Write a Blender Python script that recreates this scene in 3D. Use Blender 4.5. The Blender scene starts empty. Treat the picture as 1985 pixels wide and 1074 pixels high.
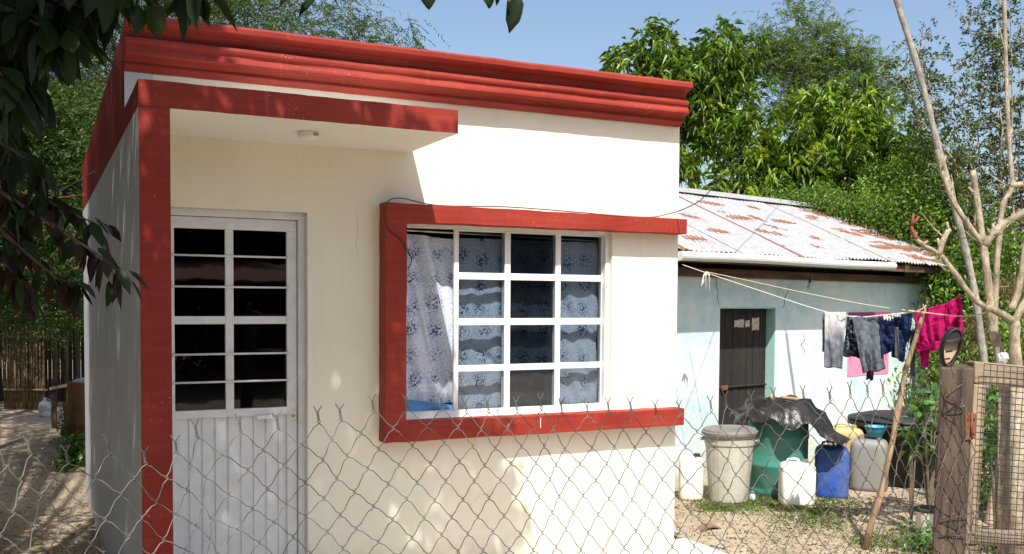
import bpy, math, random
import numpy as np
from mathutils import Vector, Matrix
random.seed(7); np.random.seed(7)
R = math.radians
S = bpy.context.scene
COL = S.collection

# ------------------------------------------------------------------ camera
F_PX, YAW, PITCH, ROLL, PPX, PPY = 1894.6, 0.451, -0.042, 0.007, 992.5, 661.0
CAM = Vector((-0.882, -6.232, 1.85))
def ray(px, py):
    r3 = (px-PPX)/F_PX; u3 = -(py-PPY)/F_PX
    cr, sr = math.cos(ROLL), math.sin(ROLL); r = r3*cr-u3*sr; u2 = r3*sr+u3*cr
    cp, sp = math.cos(PITCH), math.sin(PITCH); fw = cp-u2*sp; u = sp+u2*cp
    cy, sy = math.cos(YAW), math.sin(YAW)
    return Vector((r*cy+fw*sy, -r*sy+fw*cy, u))
def at(px, py, D): return CAM+ray(px, py)*D            # point D metres in front of the camera
def onY(px, py, Y=0.0): d = ray(px, py); return CAM+d*((Y-CAM.y)/d.y)
def onZ(px, py, Z=0.0): d = ray(px, py); return CAM+d*((Z-CAM.z)/d.z)
def project(p):
    d = Vector(p)-CAM
    cy, sy = math.cos(YAW), math.sin(YAW); r = d.x*cy-d.y*sy; fw = d.x*sy+d.y*cy
    cp, sp = math.cos(PITCH), math.sin(PITCH); f2 = fw*cp+d.z*sp; u2 = -fw*sp+d.z*cp
    cr, sr = math.cos(ROLL), math.sin(ROLL)
    if f2 < .05: return None
    return (PPX+F_PX*(r*cr+u2*sr)/f2, PPY-F_PX*(-r*sr+u2*cr)/f2)
cd = bpy.data.cameras.new('camera'); cam = bpy.data.objects.new('camera', cd); COL.objects.link(cam)
cam.location = CAM
right = ((ray(PPX+1000, PPY)-ray(PPX, PPY))).normalized(); up = (ray(PPX, PPY-1000)-ray(PPX, PPY)).normalized()
back = right.cross(up)
cam.rotation_euler = Matrix((right, up, back)).transposed().to_euler()
cd.sensor_width = 36.0; cd.lens = F_PX/1985*36.0
cd.shift_y = (PPY-537)/1985.0; cd.clip_end = 2000; cd.clip_start = 0.05
S.camera = cam

# ------------------------------------------------------------------ light
SUN = Vector((.39, 1.0, -1.52))                        # direction in which the sunlight travels
w = bpy.data.worlds.new('World'); S.world = w; w.use_nodes = True
nt = w.node_tree; bg = nt.nodes['Background']; sky = nt.nodes.new('ShaderNodeTexSky')
sky.sky_type = 'NISHITA'; sky.sun_disc = False
sky.sun_elevation = math.atan2(1.52, math.hypot(.39, 1)); sky.sun_rotation = math.atan2(-.39, -1.0)
sky.air_density = 1.0; sky.dust_density = 3.0; sky.ozone_density = 1.0; sky.altitude = 100
nt.links.new(sky.outputs[0], bg.inputs[0]); bg.inputs[1].default_value = 0.12
sl = bpy.data.lights.new('sun', 'SUN'); sl.energy = 4.7; sl.angle = R(.53); sl.color = (1, .95, .86)
so = bpy.data.objects.new('sun', sl); COL.objects.link(so); so.rotation_euler = SUN.to_track_quat('-Z', 'Y').to_euler()
so.location = (-5, -10, 15)
S.view_settings.view_transform = 'Standard'; S.view_settings.look = 'None'
S.view_settings.exposure = 0.62; S.view_settings.gamma = 1; S.view_settings.use_curve_mapping = False
S.render.engine = 'CYCLES'; S.cycles.max_bounces = 8; S.cycles.diffuse_bounces = 3; S.cycles.glossy_bounces = 4
S.cycles.transmission_bounces = 4; S.cycles.transparent_max_bounces = 12
S.cycles.caustics_reflective = False; S.cycles.caustics_refractive = False

# ------------------------------------------------------------------ materials
class NT:
    def __init__(s, name):
        s.m = bpy.data.materials.new(name); s.m.use_nodes = True; s.t = s.m.node_tree
        s.b = s.t.nodes['Principled BSDF']; s.out = s.t.nodes['Material Output']
    def n(s, typ, **k):
        o = s.t.nodes.new('ShaderNode'+typ)
        for a, v in k.items(): setattr(o, a, v)
        return o
    def l(s, a, b): s.t.links.new(a, b)
    def pos(s, kind='pos', scale=(1, 1, 1)):
        if kind == 'pos': v = s.n('NewGeometry').outputs['Position']
        else: v = s.n('TexCoord').outputs['Object']
        if scale != (1, 1, 1):
            m = s.n('Mapping'); m.inputs['Scale'].default_value = scale; s.l(v, m.inputs[0]); v = m.outputs[0]
        return v
    def noise(s, vec, scale, detail=4, rough=.55, out=0):
        o = s.n('TexNoise'); o.inputs['Scale'].default_value = scale; o.inputs['Detail'].default_value = detail
        o.inputs['Roughness'].default_value = rough; s.l(vec, o.inputs['Vector']); return o.outputs[out]
    def ramp(s, fac, stops, interp='LINEAR'):
        o = s.n('ValToRGB'); cr = o.color_ramp; cr.interpolation = interp
        while len(cr.elements) < len(stops): cr.elements.new(.5)
        for e, (p, c) in zip(cr.elements, stops):
            e.position = p; e.color = (c, c, c, 1) if isinstance(c, (int, float)) else (*c, 1)
        s.l(fac, o.inputs[0]); return o.outputs[0]
    def mix(s, fac, a, b, mode='MIX'):
        o = s.n('Mix', data_type='RGBA', blend_type=mode)
        for v, i in ((fac, 0), (a, 6), (b, 7)):
            if isinstance(v, (int, float)): o.inputs[i].default_value = v
            elif isinstance(v, tuple): o.inputs[i].default_value = (*v, 1)
            else: s.l(v, o.inputs[i])
        return o.outputs[2]
    def math(s, op, a, b=0.0, c=0.0):
        o = s.n('Math', operation=op)
        for i, v in enumerate((a, b, c)):
            if isinstance(v, (int, float)): o.inputs[i].default_value = v
            else: s.l(v, o.inputs[i])
        return o.outputs[0]
    def base(s, v):
        if isinstance(v, tuple): s.b.inputs['Base Color'].default_value = (*v, 1)
        else: s.l(v, s.b.inputs['Base Color'])
    def rough(s, v):
        if isinstance(v, (int, float)): s.b.inputs['Roughness'].default_value = v
        else: s.l(v, s.b.inputs['Roughness'])
    def bump(s, h, strength=.3, dist=.01):
        o = s.n('Bump'); o.inputs['Strength'].default_value = strength; o.inputs['Distance'].default_value = dist
        s.l(h, o.inputs['Height']); s.l(o.outputs[0], s.b.inputs['Normal'])

def paint(name, col, dirt=(.55, .5, .4), damt=.12, rough=.75, gr=1.0, streak=True, spec=.3, splash=False):
    m = NT(name); p = m.pos()
    big = m.noise(p, 1.6, 4); fine = m.noise(p, 60, 3); med = m.noise(p, 14, 4)
    c = m.mix(m.ramp(big, [(.35, 0), (.8, damt*2)]), col, tuple(x*y*1.3 for x, y in zip(col, dirt)))
    if streak:
        st = m.noise(m.pos('pos', (9, 9, .5)), 3.0, 4)
        c = m.mix(m.ramp(st, [(.58, 0), (.8, damt*1.6)]), c, tuple(x*y for x, y in zip(col, dirt)))
    c = m.mix(m.ramp(med, [(.3, .10), (.7, 0)]), c, tuple(x*.7 for x in col))
    if splash:
        sx = m.n('SeparateXYZ'); m.l(p, sx.inputs[0]); sp_ = m.math('ADD', m.ramp(sx.outputs[2], [(0, .55), (.38, 0)]), m.math('MULTIPLY', m.math('SUBTRACT', med, .5), .5))
        c = m.mix(m.ramp(sp_, [(.25, 0), (.7, .55)]), c, (.42, .33, .22))
    m.base(c); m.rough(rough); m.b.inputs['Specular IOR Level'].default_value = spec
    big2 = m.noise(p, 4.5, 3)
    h = m.math('ADD', m.math('MULTIPLY', big2, 1.6), m.math('ADD', m.math('MULTIPLY', fine, .35), m.math('MULTIPLY', med, 1.0)))
    m.bump(h, .35*gr, .006); return m.m
def plastic(name, col, rough=.4, dirt=.35, trans=0, dcol=(.25, .2, .13), scale=5):
    m = NT(name); p = m.pos(); n = m.noise(p, scale, 5, .65)
    c = m.mix(m.ramp(n, [(.36, 0), (.72, dirt)]), col, dcol)
    f = m.noise(p, 40, 3); c = m.mix(m.ramp(f, [(.5, 0), (.8, dirt*.6)]), c, dcol)
    m.base(c); m.rough(m.ramp(n, [(.2, rough), (.9, min(1, rough+.3))]))
    if trans: m.b.inputs['Subsurface Weight'].default_value = trans; m.b.inputs['Subsurface Scale'].default_value = .02
    m.bump(m.noise(p, 18, 3), .25, .006); return m.m
def wood(name, c1, c2, sc=(1, 1, .08), grain=26, rough=.8, kind='pos', rot=None):
    m = NT(name); v = m.pos(kind)
    mp = m.n('Mapping'); mp.inputs['Scale'].default_value = sc
    if rot: mp.inputs['Rotation'].default_value = rot
    m.l(v, mp.inputs[0]); n = m.noise(mp.outputs[0], grain, 6, .65)
    b = m.noise(m.pos(kind), 7, 4)
    c = m.mix(m.ramp(n, [(.32, 0), (.68, 1)]), c1, c2)
    c = m.mix(m.ramp(b, [(.45, 0), (.75, .5)]), c, tuple(x*.45 for x in c1))
    m.base(c); m.rough(rough); m.bump(n, .7, .006); return m.m
def leafmat(name, dark, light, trans=.35, rough=.42, yellow=None, spec=.45):
    m = NT(name); g = m.n('NewGeometry'); rnd = g.outputs['Random Per Island']
    stops = [(0, dark), (.75, light)]
    if yellow: stops.append((.985, light)); stops.append((1, yellow))
    c = m.ramp(rnd, stops)
    n = m.noise(g.outputs['Position'], 1.3, 3)
    c = m.mix(m.ramp(n, [(.35, .5), (.65, 0)]), c, dark)
    m.base(c); m.rough(rough); m.b.inputs['Specular IOR Level'].default_value = spec
    tr = m.n('BsdfTranslucent'); tc = m.mix(1.0, c, (1.25, 1.35, .45), 'MULTIPLY'); m.l(tc, tr.inputs[0])
    mx = m.n('MixShader'); mx.inputs[0].default_value = trans
    m.l(m.b.outputs[0], mx.inputs[1]); m.l(tr.outputs[0], mx.inputs[2]); m.l(mx.outputs[0], m.out.inputs[0]); return m.m
def barkmat(name, c1, c2, scale=9):
    m = NT(name); p = m.pos('pos', (1, 1, .45)); n = m.noise(p, scale*3.2, 6, .75); k = m.noise(m.pos(), scale*.9, 4)
    c = m.mix(m.ramp(n, [(.35, 0), (.65, 1)]), c1, c2); c = m.mix(m.ramp(k, [(.45, 0), (.7, .6)]), c, tuple(x*.5 for x in c1))
    m.base(c); m.rough(.85); m.bump(n, 1.0, .018); return m.m
def simple(name, col, rough=.6, metal=0.0, spec=.5):
    m = NT(name); n = m.noise(m.pos(), 12, 4)
    m.base(m.mix(m.ramp(n, [(.4, 0), (.75, .35)]), col, tuple(x*.6 for x in col))); m.rough(rough)
    m.b.inputs['Metallic'].default_value = metal; m.b.inputs['Specular IOR Level'].default_value = spec
    m.bump(m.noise(m.pos(), 50, 3), .2, .003); return m.m
M = {}
M['cream'] = paint('cream_wall_paint', (.82, .79, .675), damt=.11, gr=1.0, splash=True)
M['side'] = paint('side_wall_shaded_white', (.60, .66, .72), damt=.07, gr=.5, streak=False)  # white wall with its shade put into the grey-blue colour
M['white'] = paint('white_paint', (.80, .79, .75), damt=.08, gr=.6)
def redpaint():
    m = NT('red_paint'); p = m.pos(); a = m.noise(p, 2.2, 4); st = m.noise(m.pos('pos', (.35, 1, 14)), 2.2, 5)
    c = m.mix(m.ramp(a, [(.3, 0), (.7, 1)]), (.225, .016, .009), (.30, .032, .018))
    c = m.mix(m.ramp(st, [(.46, 0), (.75, .22)]), c, (.42, .085, .055))
    sp = m.noise(p, 85, 2); bl = m.noise(p, 3.1, 3)
    f = m.math('MULTIPLY', m.ramp(sp, [(.68, 0), (.72, 1)]), m.ramp(bl, [(.52, 0), (.6, 1)]))
    c = m.mix(m.math('MULTIPLY', f, .6), c, (.72, .5, .42))
    vo = m.noise(m.pos('pos', (7, 7, .25)), 1.9, 4); c = m.mix(m.ramp(vo, [(.66, 0), (.74, .3)]), c, (.52, .14, .10))
    m.base(c); m.rough(.62); m.b.inputs['Specular IOR Level'].default_value = .35
    m.bump(m.math('ADD', m.noise(p, 18, 4), m.math('MULTIPLY', m.noise(p, 70, 3), .4)), .4, .006); return m.m
M['red'] = redpaint()
M['alu'] = simple('white_enamel_metal', (.80, .81, .80), .3)
M['doorwhite'] = simple('white_door_enamel', (.72, .74, .75), .35)
def glassmat(name, tint, fres=1.5):
    m = NT(name); t = m.n('BsdfTransparent'); t.inputs[0].default_value = (*tint, 1)
    g = m.n('BsdfGlossy'); g.inputs['Roughness'].default_value = .02; g.inputs[0].default_value = (.85, .9, .95, 1)
    f = m.n('LayerWeight'); f.inputs[0].default_value = .5
    k = m.math('ADD', .055, m.math('MULTIPLY', m.math('POWER', f.outputs['Facing'], 4.0), .8))
    b = m.n('Bump'); b.inputs['Strength'].default_value = .06; b.inputs['Distance'].default_value = .01
    m.l(m.noise(m.pos(), 3.5, 2), b.inputs['Height']); m.l(b.outputs[0], g.inputs['Normal'])
    mx = m.n('MixShader'); m.l(k, mx.inputs[0]); m.l(t.outputs[0], mx.inputs[1]); m.l(g.outputs[0], mx.inputs[2])
    m.l(mx.outputs[0], m.out.inputs[0]); return m.m
M['pane'] = glassmat('tinted_window_glass', (.76, .79, .81))
M['darkpane'] = glassmat('double_tinted_glass', (.58, .60, .62))
M['doorpane'] = glassmat('dark_door_glass', (.30, .30, .32))
M['room'] = simple('dimmed_room_plaster', (.16, .15, .14), .9)  # darkened so the colour itself carries the dimness of the deep room
M['concrete'] = paint('pale_concrete', (.60, .56, .49), damt=.25, gr=1.6)
M['roofconc'] = paint('roof_concrete', (.4, .38, .35), damt=.25, gr=1.6)
def curtainmat():
    m = NT('printed_curtain'); v = m.n('TexCoord').outputs['UV']
    nz = m.n('TexNoise'); nz.inputs['Scale'].default_value = 5; m.l(v, nz.inputs['Vector'])
    def vor(scale, thr, soft=.02):
        o = m.n('TexVoronoi'); o.inputs['Scale'].default_value = scale; m.l(v, o.inputs['Vector'])
        return m.ramp(o.outputs['Distance'], [(0, 1), (thr, 1), (thr+soft, 0)])
    small = vor(85, .40, .12); dark = vor(58, .38, .10)
    big = m.n('TexVoronoi'); big.inputs['Scale'].default_value = 5.6; big.inputs['Randomness'].default_value = .25; m.l(v, big.inputs['Vector'])
    bm = m.ramp(big.outputs['Distance'], [(0, 1), (.22, 1), (.33, 0)])
    halo = m.ramp(big.outputs['Distance'], [(.28, 1), (.55, .35)])
    c = m.mix(m.math('MULTIPLY', small, halo), (.60, .65, .74), (.20, .31, .50))
    c = m.mix(m.math('MULTIPLY', dark, bm), c, (.06, .085, .17))
    m.base(c); m.rough(.9); m.b.inputs['Specular IOR Level'].default_value = .1
    m.bump(nz.outputs[0], .3, .01); return m.m
M['curtain'] = curtainmat()
M['bluecloth'] = simple('blue_cloth', (.10, .28, .55), .9)
M['brass'] = simple('brass', (.5, .38, .15), .35, .8)
def wirem():
    m = NT('galvanised_wire'); n = m.noise(m.pos(), 16, 4)
    m.base(m.mix(m.ramp(n, [(.42, 0), (.62, 1)]), (.05, .047, .043), (.17, .165, .155))); m.rough(.5); m.b.inputs['Metallic'].default_value = .25
    return m.m
M['wire'] = wirem()
M['blackwire'] = simple('black_cable', (.02, .02, .02), .5)
M['post'] = wood('weathered_post_wood', (.022, .013, .009), (.13, .085, .055), (1, 1, .07), 34)
M['gatewood'] = wood('grey_gate_wood', (.16, .115, .075), (.46, .37, .26), (1, 1, .07), 30)
M['gatewoodh'] = wood('grey_gate_wood_rail', (.16, .115, .075), (.42, .34, .24), (.07, .07, 1), 30)
M['blackmesh'] = simple('black_plastic_mesh', (.025, .025, .028), .45)
M['rust'] = simple('rusty_iron', (.20, .065, .03), .8)
M['teal'] = None
def tealm():
    m = NT('pale_teal_limewash'); p = m.pos(); a = m.noise(p, 1.7, 5, .6); b = m.noise(p, 6, 5, .7)
    c = m.mix(m.ramp(a, [(.35, 0), (.62, 1)]), (.43, .66, .66), (.66, .78, .77))
    c = m.mix(m.ramp(b, [(.42, 0), (.66, .75)]), c, (.80, .82, .79))
    g = m.n('NewGeometry'); sx = m.n('SeparateXYZ'); m.l(g.outputs['Position'], sx.inputs[0])
    low = m.math('ADD', m.ramp(sx.outputs[2], [(.0, .85), (.75, 0)]), m.math('MULTIPLY', m.math('SUBTRACT', b, .55), 1.2))
    c = m.mix(m.ramp(low, [(.45, 0), (.8, .75)]), c, (.42, .38, .24))
    m.base(c); m.rough(.9); m.b.inputs['Specular IOR Level'].default_value = .15
    m.bump(m.math('ADD', m.noise(p, 9, 5, .6), m.math('MULTIPLY', m.noise(p, 50, 3), .3)), .6, .02); return m.m
M['teal'] = tealm()
M['jamb'] = simple('teal_jamb_paint', (.34, .58, .54), .8)
ROOF_RUST = []
for (a_, b_, c_, d_) in ((230, 212, 390, 242), (565, 250, 635, 268), (418, 308, 590, 342), (100, 300, 235, 333), (285, 400, 440, 436), (138, 455, 275, 470), (720, 342, 875, 368), (770, 222, 838, 245), (945, 302, 1045, 333),
                         (1022, 270, 1240, 303), (720, 417, 785, 443), (975, 450, 1042, 473), (1165, 400, 1250, 430), (1220, 358, 1470, 398), (1240, 395, 1350, 436), (1420, 445, 1645, 482), (1375, 503, 1520, 533),
                         (985, 505, 1040, 530), (1720, 560, 1840, 588), (620, 405, 690, 420), (560, 298, 660, 348)):
    A_ = math.radians(14); nn_ = Vector((-math.sin(A_), math.cos(A_), 0)); dd_ = Vector((math.cos(A_), math.sin(A_), 0)); O_ = Vector((5.031, 1.938, 0)); sl_ = math.hypot(2.0, .9)
    nr_ = (nn_*(-.9)+Vector((0, 0, 2.0))).normalized(); Q_ = O_+nn_*(-.37)+Vector((0, 0, 2.335)); rr_ = []
    for (u_, v_) in ((a_, b_), (c_, d_)):
        r_ = ray(1289+u_/3.464, 330+v_/3.464); p_ = CAM+r_*((Q_-CAM).dot(nr_)/r_.dot(nr_)); rr_ += [(p_-O_).dot(dd_), ((p_-O_).dot(nn_)+.37)/2.0*sl_]
    ROOF_RUST.append(rr_)
def roofm():
    m = NT('rusting_corrugated_iron'); a = m.n('TexCoord').outputs['UV']
    s = m.n('SeparateXYZ'); m.l(a, s.inputs[0]); x, y = s.outputs[0], s.outputs[1]
    xq = m.math('MULTIPLY', m.math('FLOOR', m.math('DIVIDE', x, .076)), .076)
    jag = m.math('MULTIPLY', m.math('FRACT', m.math('DIVIDE', x, .076)), .06)
    cb = m.n('CombineXYZ'); m.l(m.math('MULTIPLY', xq, 1.5), cb.inputs[0]); m.l(m.math('ADD', m.math('MULTIPLY', y, 4.4), m.math('MULTIPLY', jag, 5)), cb.inputs[1])
    n = m.noise(cb.outputs[0], 1.0, 2, .5)
    y2 = m.math('FRACT', m.math('ADD', m.math('MULTIPLY', y, 2.1), .35))
    row = m.ramp(y2, [(0, 0), (.2, 1), (.5, 1), (.8, 0)])
    wig = m.math('MULTIPLY', m.math('SUBTRACT', m.noise(a, 6, 2), .5), .10)
    yj = m.math('ADD', m.math('ADD', y, m.math('MULTIPLY', jag, .9)), wig); r = m.ramp(m.math('ADD', n, m.math('MULTIPLY', row, .06)), [(.70, 0), (.705, 1)])
    for (x0_, y0_, x1_, y1_) in ROOF_RUST:
        px_ = m.math('DIVIDE', m.math('SUBTRACT', xq, (x0_+x1_)/2), abs(x1_-x0_)/2*1.15+.05); py_ = m.math('DIVIDE', m.math('SUBTRACT', yj, (y0_+y1_)/2+.025), max(.07, abs(y1_-y0_)*.42))
        r = m.math('MAXIMUM', r, m.math('LESS_THAN', m.math('ADD', m.math('MULTIPLY', px_, px_), m.math('MULTIPLY', py_, py_)), 1.0))
    # right end of the roof is rustier
    far = m.ramp(m.math('ADD', m.math('MULTIPLY', x, .2), m.math('MULTIPLY', n, .35)), [(.98, 0), (1.04, 1)])
    # seams: a thin rust strip along each lapped sheet edge
    fx = m.math('FRACT', m.math('DIVIDE', m.math('ADD', x, .46), 1.89))
    wob = m.math('MULTIPLY', m.math('SUBTRACT', m.noise(a, 9, 2), .5), .02)
    seam = m.math('LESS_THAN', m.math('ADD', fx, wob), .044)
    fade = m.math('GREATER_THAN', m.noise(a, 3.5, 2), .36)
    top = m.math('GREATER_THAN', m.math('ADD', y, m.math('MULTIPLY', jag, 1.2)), 2.16)
    rr = m.math('MAXIMUM', m.math('MAXIMUM', r, m.math('MULTIPLY', seam, fade)), m.math('MAXIMUM', m.math('MULTIPLY', far, m.math('GREATER_THAN', n, .5)), top))
    w_ = m.noise(a, 14, 4)
    zinc = m.mix(m.ramp(w_, [(.35, 0), (.7, 1)]), (.27, .28, .295), (.37, .375, .39))
    zinc = m.mix(m.ramp(m.noise(a, 3, 4), [(.5, 0), (.75, .45)]), zinc, (.46, .40, .36))
    c = m.mix(rr, zinc, m.mix(w_, (.13, .052, .028), (.23, .10, .06)))
    m.base(c); m.rough(m.ramp(rr, [(0, .5), (1, .9)])); m.b.inputs['Metallic'].default_value = .0
    m.bump(w_, .2, .004); return m.m
M['roof'] = roofm()
M['ridge'] = simple('zinc_ridge_metal', (.34, .34, .35), .5)
M['darkwood'] = wood('dark_beam_wood', (.045, .028, .018), (.17, .10, .06), (.08, .08, 1), 24)
M['doorwood'] = wood('black_brown_door', (.010, .008, .007), (.035, .026, .021), (1, 1, .06), 22)
M['pvc'] = simple('white_gutter_pipe', (.66, .70, .66), .35)
M['paper'] = plastic('torn_paper', (.62, .58, .50), .9, .7, dcol=(.25, .12, .05), scale=30)
M['pink'] = simple('pink_paper', (.72, .26, .42), .85)
M['darkpink'] = simple('dark_pink_ink_and_shade', (.35, .06, .14), .85)  # small print, and the shade painted along the poster's top
M['dirt'] = None
def dirtm():
    m = NT('dry_trodden_earth'); p = m.pos(); a = m.noise(p, .9, 5, .6); b = m.noise(p, 9, 6, .7); f = m.noise(p, 55, 4, .7)
    c = m.mix(m.ramp(a, [(.35, 0), (.65, 1)]), (.37, .30, .21), (.52, .43, .32))
    c = m.mix(m.ramp(b, [(.4, 0), (.72, .7)]), c, (.22, .165, .105))
    c = m.mix(m.ramp(f, [(.55, 0), (.75, .55)]), c, (.60, .52, .40))
    c = m.mix(m.ramp(m.noise(p, 2.4, 4), [(.56, 0), (.72, .35)]), c, (.13, .15, .05))
    m.base(c); m.rough(.95); m.b.inputs['Specular IOR Level'].default_value = .1
    vc = m.n('TexVoronoi'); vc.feature = 'DISTANCE_TO_EDGE'; vc.inputs['Scale'].default_value = 9; m.l(p, vc.inputs['Vector'])
    crack = m.ramp(vc.outputs['Distance'], [(0, 0), (.06, 1)])
    m.bump(m.math('ADD', m.math('ADD', b, m.math('MULTIPLY', f, .5)), m.math('MULTIPLY', crack, .3)), .9, .03); return m.m
M['dirt'] = dirtm()
M['trashgrey'] = plastic('grey_bin_plastic', (.50, .49, .43), .5, .45)
M['lidgrey'] = plastic('dark_lid_plastic', (.16, .16, .155), .5, .4)
M['greendrum'] = plastic('green_drum_plastic', (.035, .22, .18), .4, .35, dcol=(.2, .18, .12))
M['whitejug'] = plastic('white_jug_plastic', (.78, .76, .68), .4, .16, .12, dcol=(.5, .4, .2))
M['whitejug2'] = plastic('clean_white_jug', (.84, .83, .79), .4, .08, .12, dcol=(.5, .4, .25))
M['bluejug'] = plastic('blue_jug_plastic', (.015, .07, .36), .35, .45, .0, dcol=(.16, .22, .33))
M['greyjug'] = plastic('grey_jug_plastic', (.22, .23, .235), .45, .5)
M['yellowjug'] = plastic('yellowed_plastic', (.50, .40, .15), .4, .4, .15)
M['blacktub'] = plastic('black_tub_plastic', (.016, .016, .018), .5, .25, dcol=(.05, .045, .04))
M['cyan'] = plastic('turquoise_plastic', (.01, .30, .42), .3, .1)
def tarpm():
    m = NT('black_plastic_sheet'); p = m.pos(); n = m.noise(p, 11, 5, .6); f = m.noise(p, 5, 3)
    m.base(m.mix(m.ramp(f, [(.4, 0), (.7, .7)]), (.010, .010, .010), (.045, .04, .038))); m.rough(.33)
    m.bump(m.math('ADD', n, m.math('MULTIPLY', m.noise(p, 30, 3), .25)), .6, .02); return m.m
M['tarp'] = tarpm()
M['stick'] = wood('peeled_stick_wood', (.22, .14, .07), (.52, .38, .22), (1, 1, .15), 20)
M['polewood'] = wood('prop_pole_wood', (.13, .08, .045), (.42, .30, .18), (1, 1, .12), 22)
M['rope'] = simple('pale_rope', (.55, .48, .34), .9)
M['whiterope'] = simple('white_cord', (.68, .66, .60), .8)
def cloth(name, c1, c2, grad=None, scale=24, patt=None):
    m = NT(name); p = m.pos(); n = m.noise(p, scale, 4, .6)
    c = m.mix(m.ramp(n, [(.35, 0), (.7, 1)]), c1, c2)
    if grad:
        g = m.n('TexCoord').outputs['UV']; s = m.n('SeparateXYZ'); m.l(g, s.inputs[0])
        c = m.mix(m.ramp(m.math('ADD', s.outputs[1], m.math('MULTIPLY', m.math('SUBTRACT', m.noise(p, 8, 3), .5), .5)), [(.45, 0), (.9, 1)]), c, grad)
    if patt: c = m.mix(m.ramp(m.noise(p, 28, 3), [(.52, 0), (.56, 1)]), c, patt)
    m.base(c); m.rough(.95); m.b.inputs['Specular IOR Level'].default_value = .08; m.bump(m.noise(p, 60, 3), .4, .004); return m.m
M['jeans1'] = cloth('pale_grey_denim', (.10, .115, .14), (.17, .185, .21), (.52, .53, .54))
M['jeans2'] = cloth('slate_denim', (.065, .08, .105), (.15, .17, .20))
M['print'] = cloth('black_printed_shirt', (.012, .012, .016), (.03, .03, .04), patt=(.16, .21, .33))
M['navy'] = cloth('navy_cloth', (.008, .015, .05), (.02, .035, .10))
M['navyrib'] = cloth('black_ribbing', (.01, .01, .014), (.025, .025, .03))
M['greylining'] = cloth('grey_lining', (.07, .07, .08), (.11, .11, .12))
M['magenta'] = cloth('magenta_towelling', (.26, .004, .06), (.42, .012, .12))
M['whitepatch'] = cloth('white_print', (.6, .6, .58), (.7, .7, .68))
M['bamboo'] = wood('dry_cane', (.09, .055, .022), (.34, .23, .10), (1, 1, .05), 30)
M['shade_boards'] = wood('shade_black_boards', (.006, .005, .004), (.022, .015, .010), (1, 1, .06), 20)  # near-black colour stands in for shade
M['stone'] = paint('grey_stone', (.36, .33, .29), damt=.3, gr=2)
M['tile'] = simple('clay_tile', (.22, .13, .09), .9)
M['browndrum'] = plastic('brown_drum', (.24, .11, .055), .5, .4)
M['clearjug'] = plastic('pale_clear_plastic', (.55, .60, .64), .2, .1, .2)
M['l_mango'] = leafmat('mango_leaf', (.028, .07, .012), (.19, .31, .035), .30, .38, yellow=(.45, .36, .05))
M['l_young'] = leafmat('young_mango_leaf', (.14, .21, .02), (.36, .44, .06), .38, .4)
M['l_feather'] = leafmat('feathery_leaf', (.02, .05, .008), (.09, .155, .028), .32, .5)
M['l_acacia'] = leafmat('acacia_leaf', (.07, .11, .03), (.18, .25, .07), .38, .55)
M['l_small'] = leafmat('small_shrub_leaf', (.035, .055, .02), (.12, .17, .05), .30, .4)
M['l_bush'] = leafmat('bright_bush_leaf', (.05, .11, .015), (.20, .32, .045), .4, .45, yellow=(.6, .5, .05))
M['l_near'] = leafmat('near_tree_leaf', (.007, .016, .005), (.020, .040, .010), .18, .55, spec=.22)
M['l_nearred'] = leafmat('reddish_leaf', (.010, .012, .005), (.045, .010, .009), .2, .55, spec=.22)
M['l_plant'] = leafmat('yard_plant_leaf', (.045, .12, .03), (.14, .29, .06), .35, .4)
M['l_dry'] = leafmat('dry_leaf', (.10, .07, .03), (.24, .17, .08), .2, .8)
M['grass'] = leafmat('grass_blade', (.07, .12, .02), (.20, .27, .06), .3, .6)
M['bark'] = barkmat('brown_bark', (.09, .065, .045), (.20, .155, .11))
M['palebark'] = barkmat('pale_tan_bark', (.20, .16, .10), (.56, .48, .35))
M['greybark'] = barkmat('grey_pole_bark', (.20, .18, .15), (.46, .43, .37))
M['flower'] = simple('orange_flower', (.75, .20, .05), .8)

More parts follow.
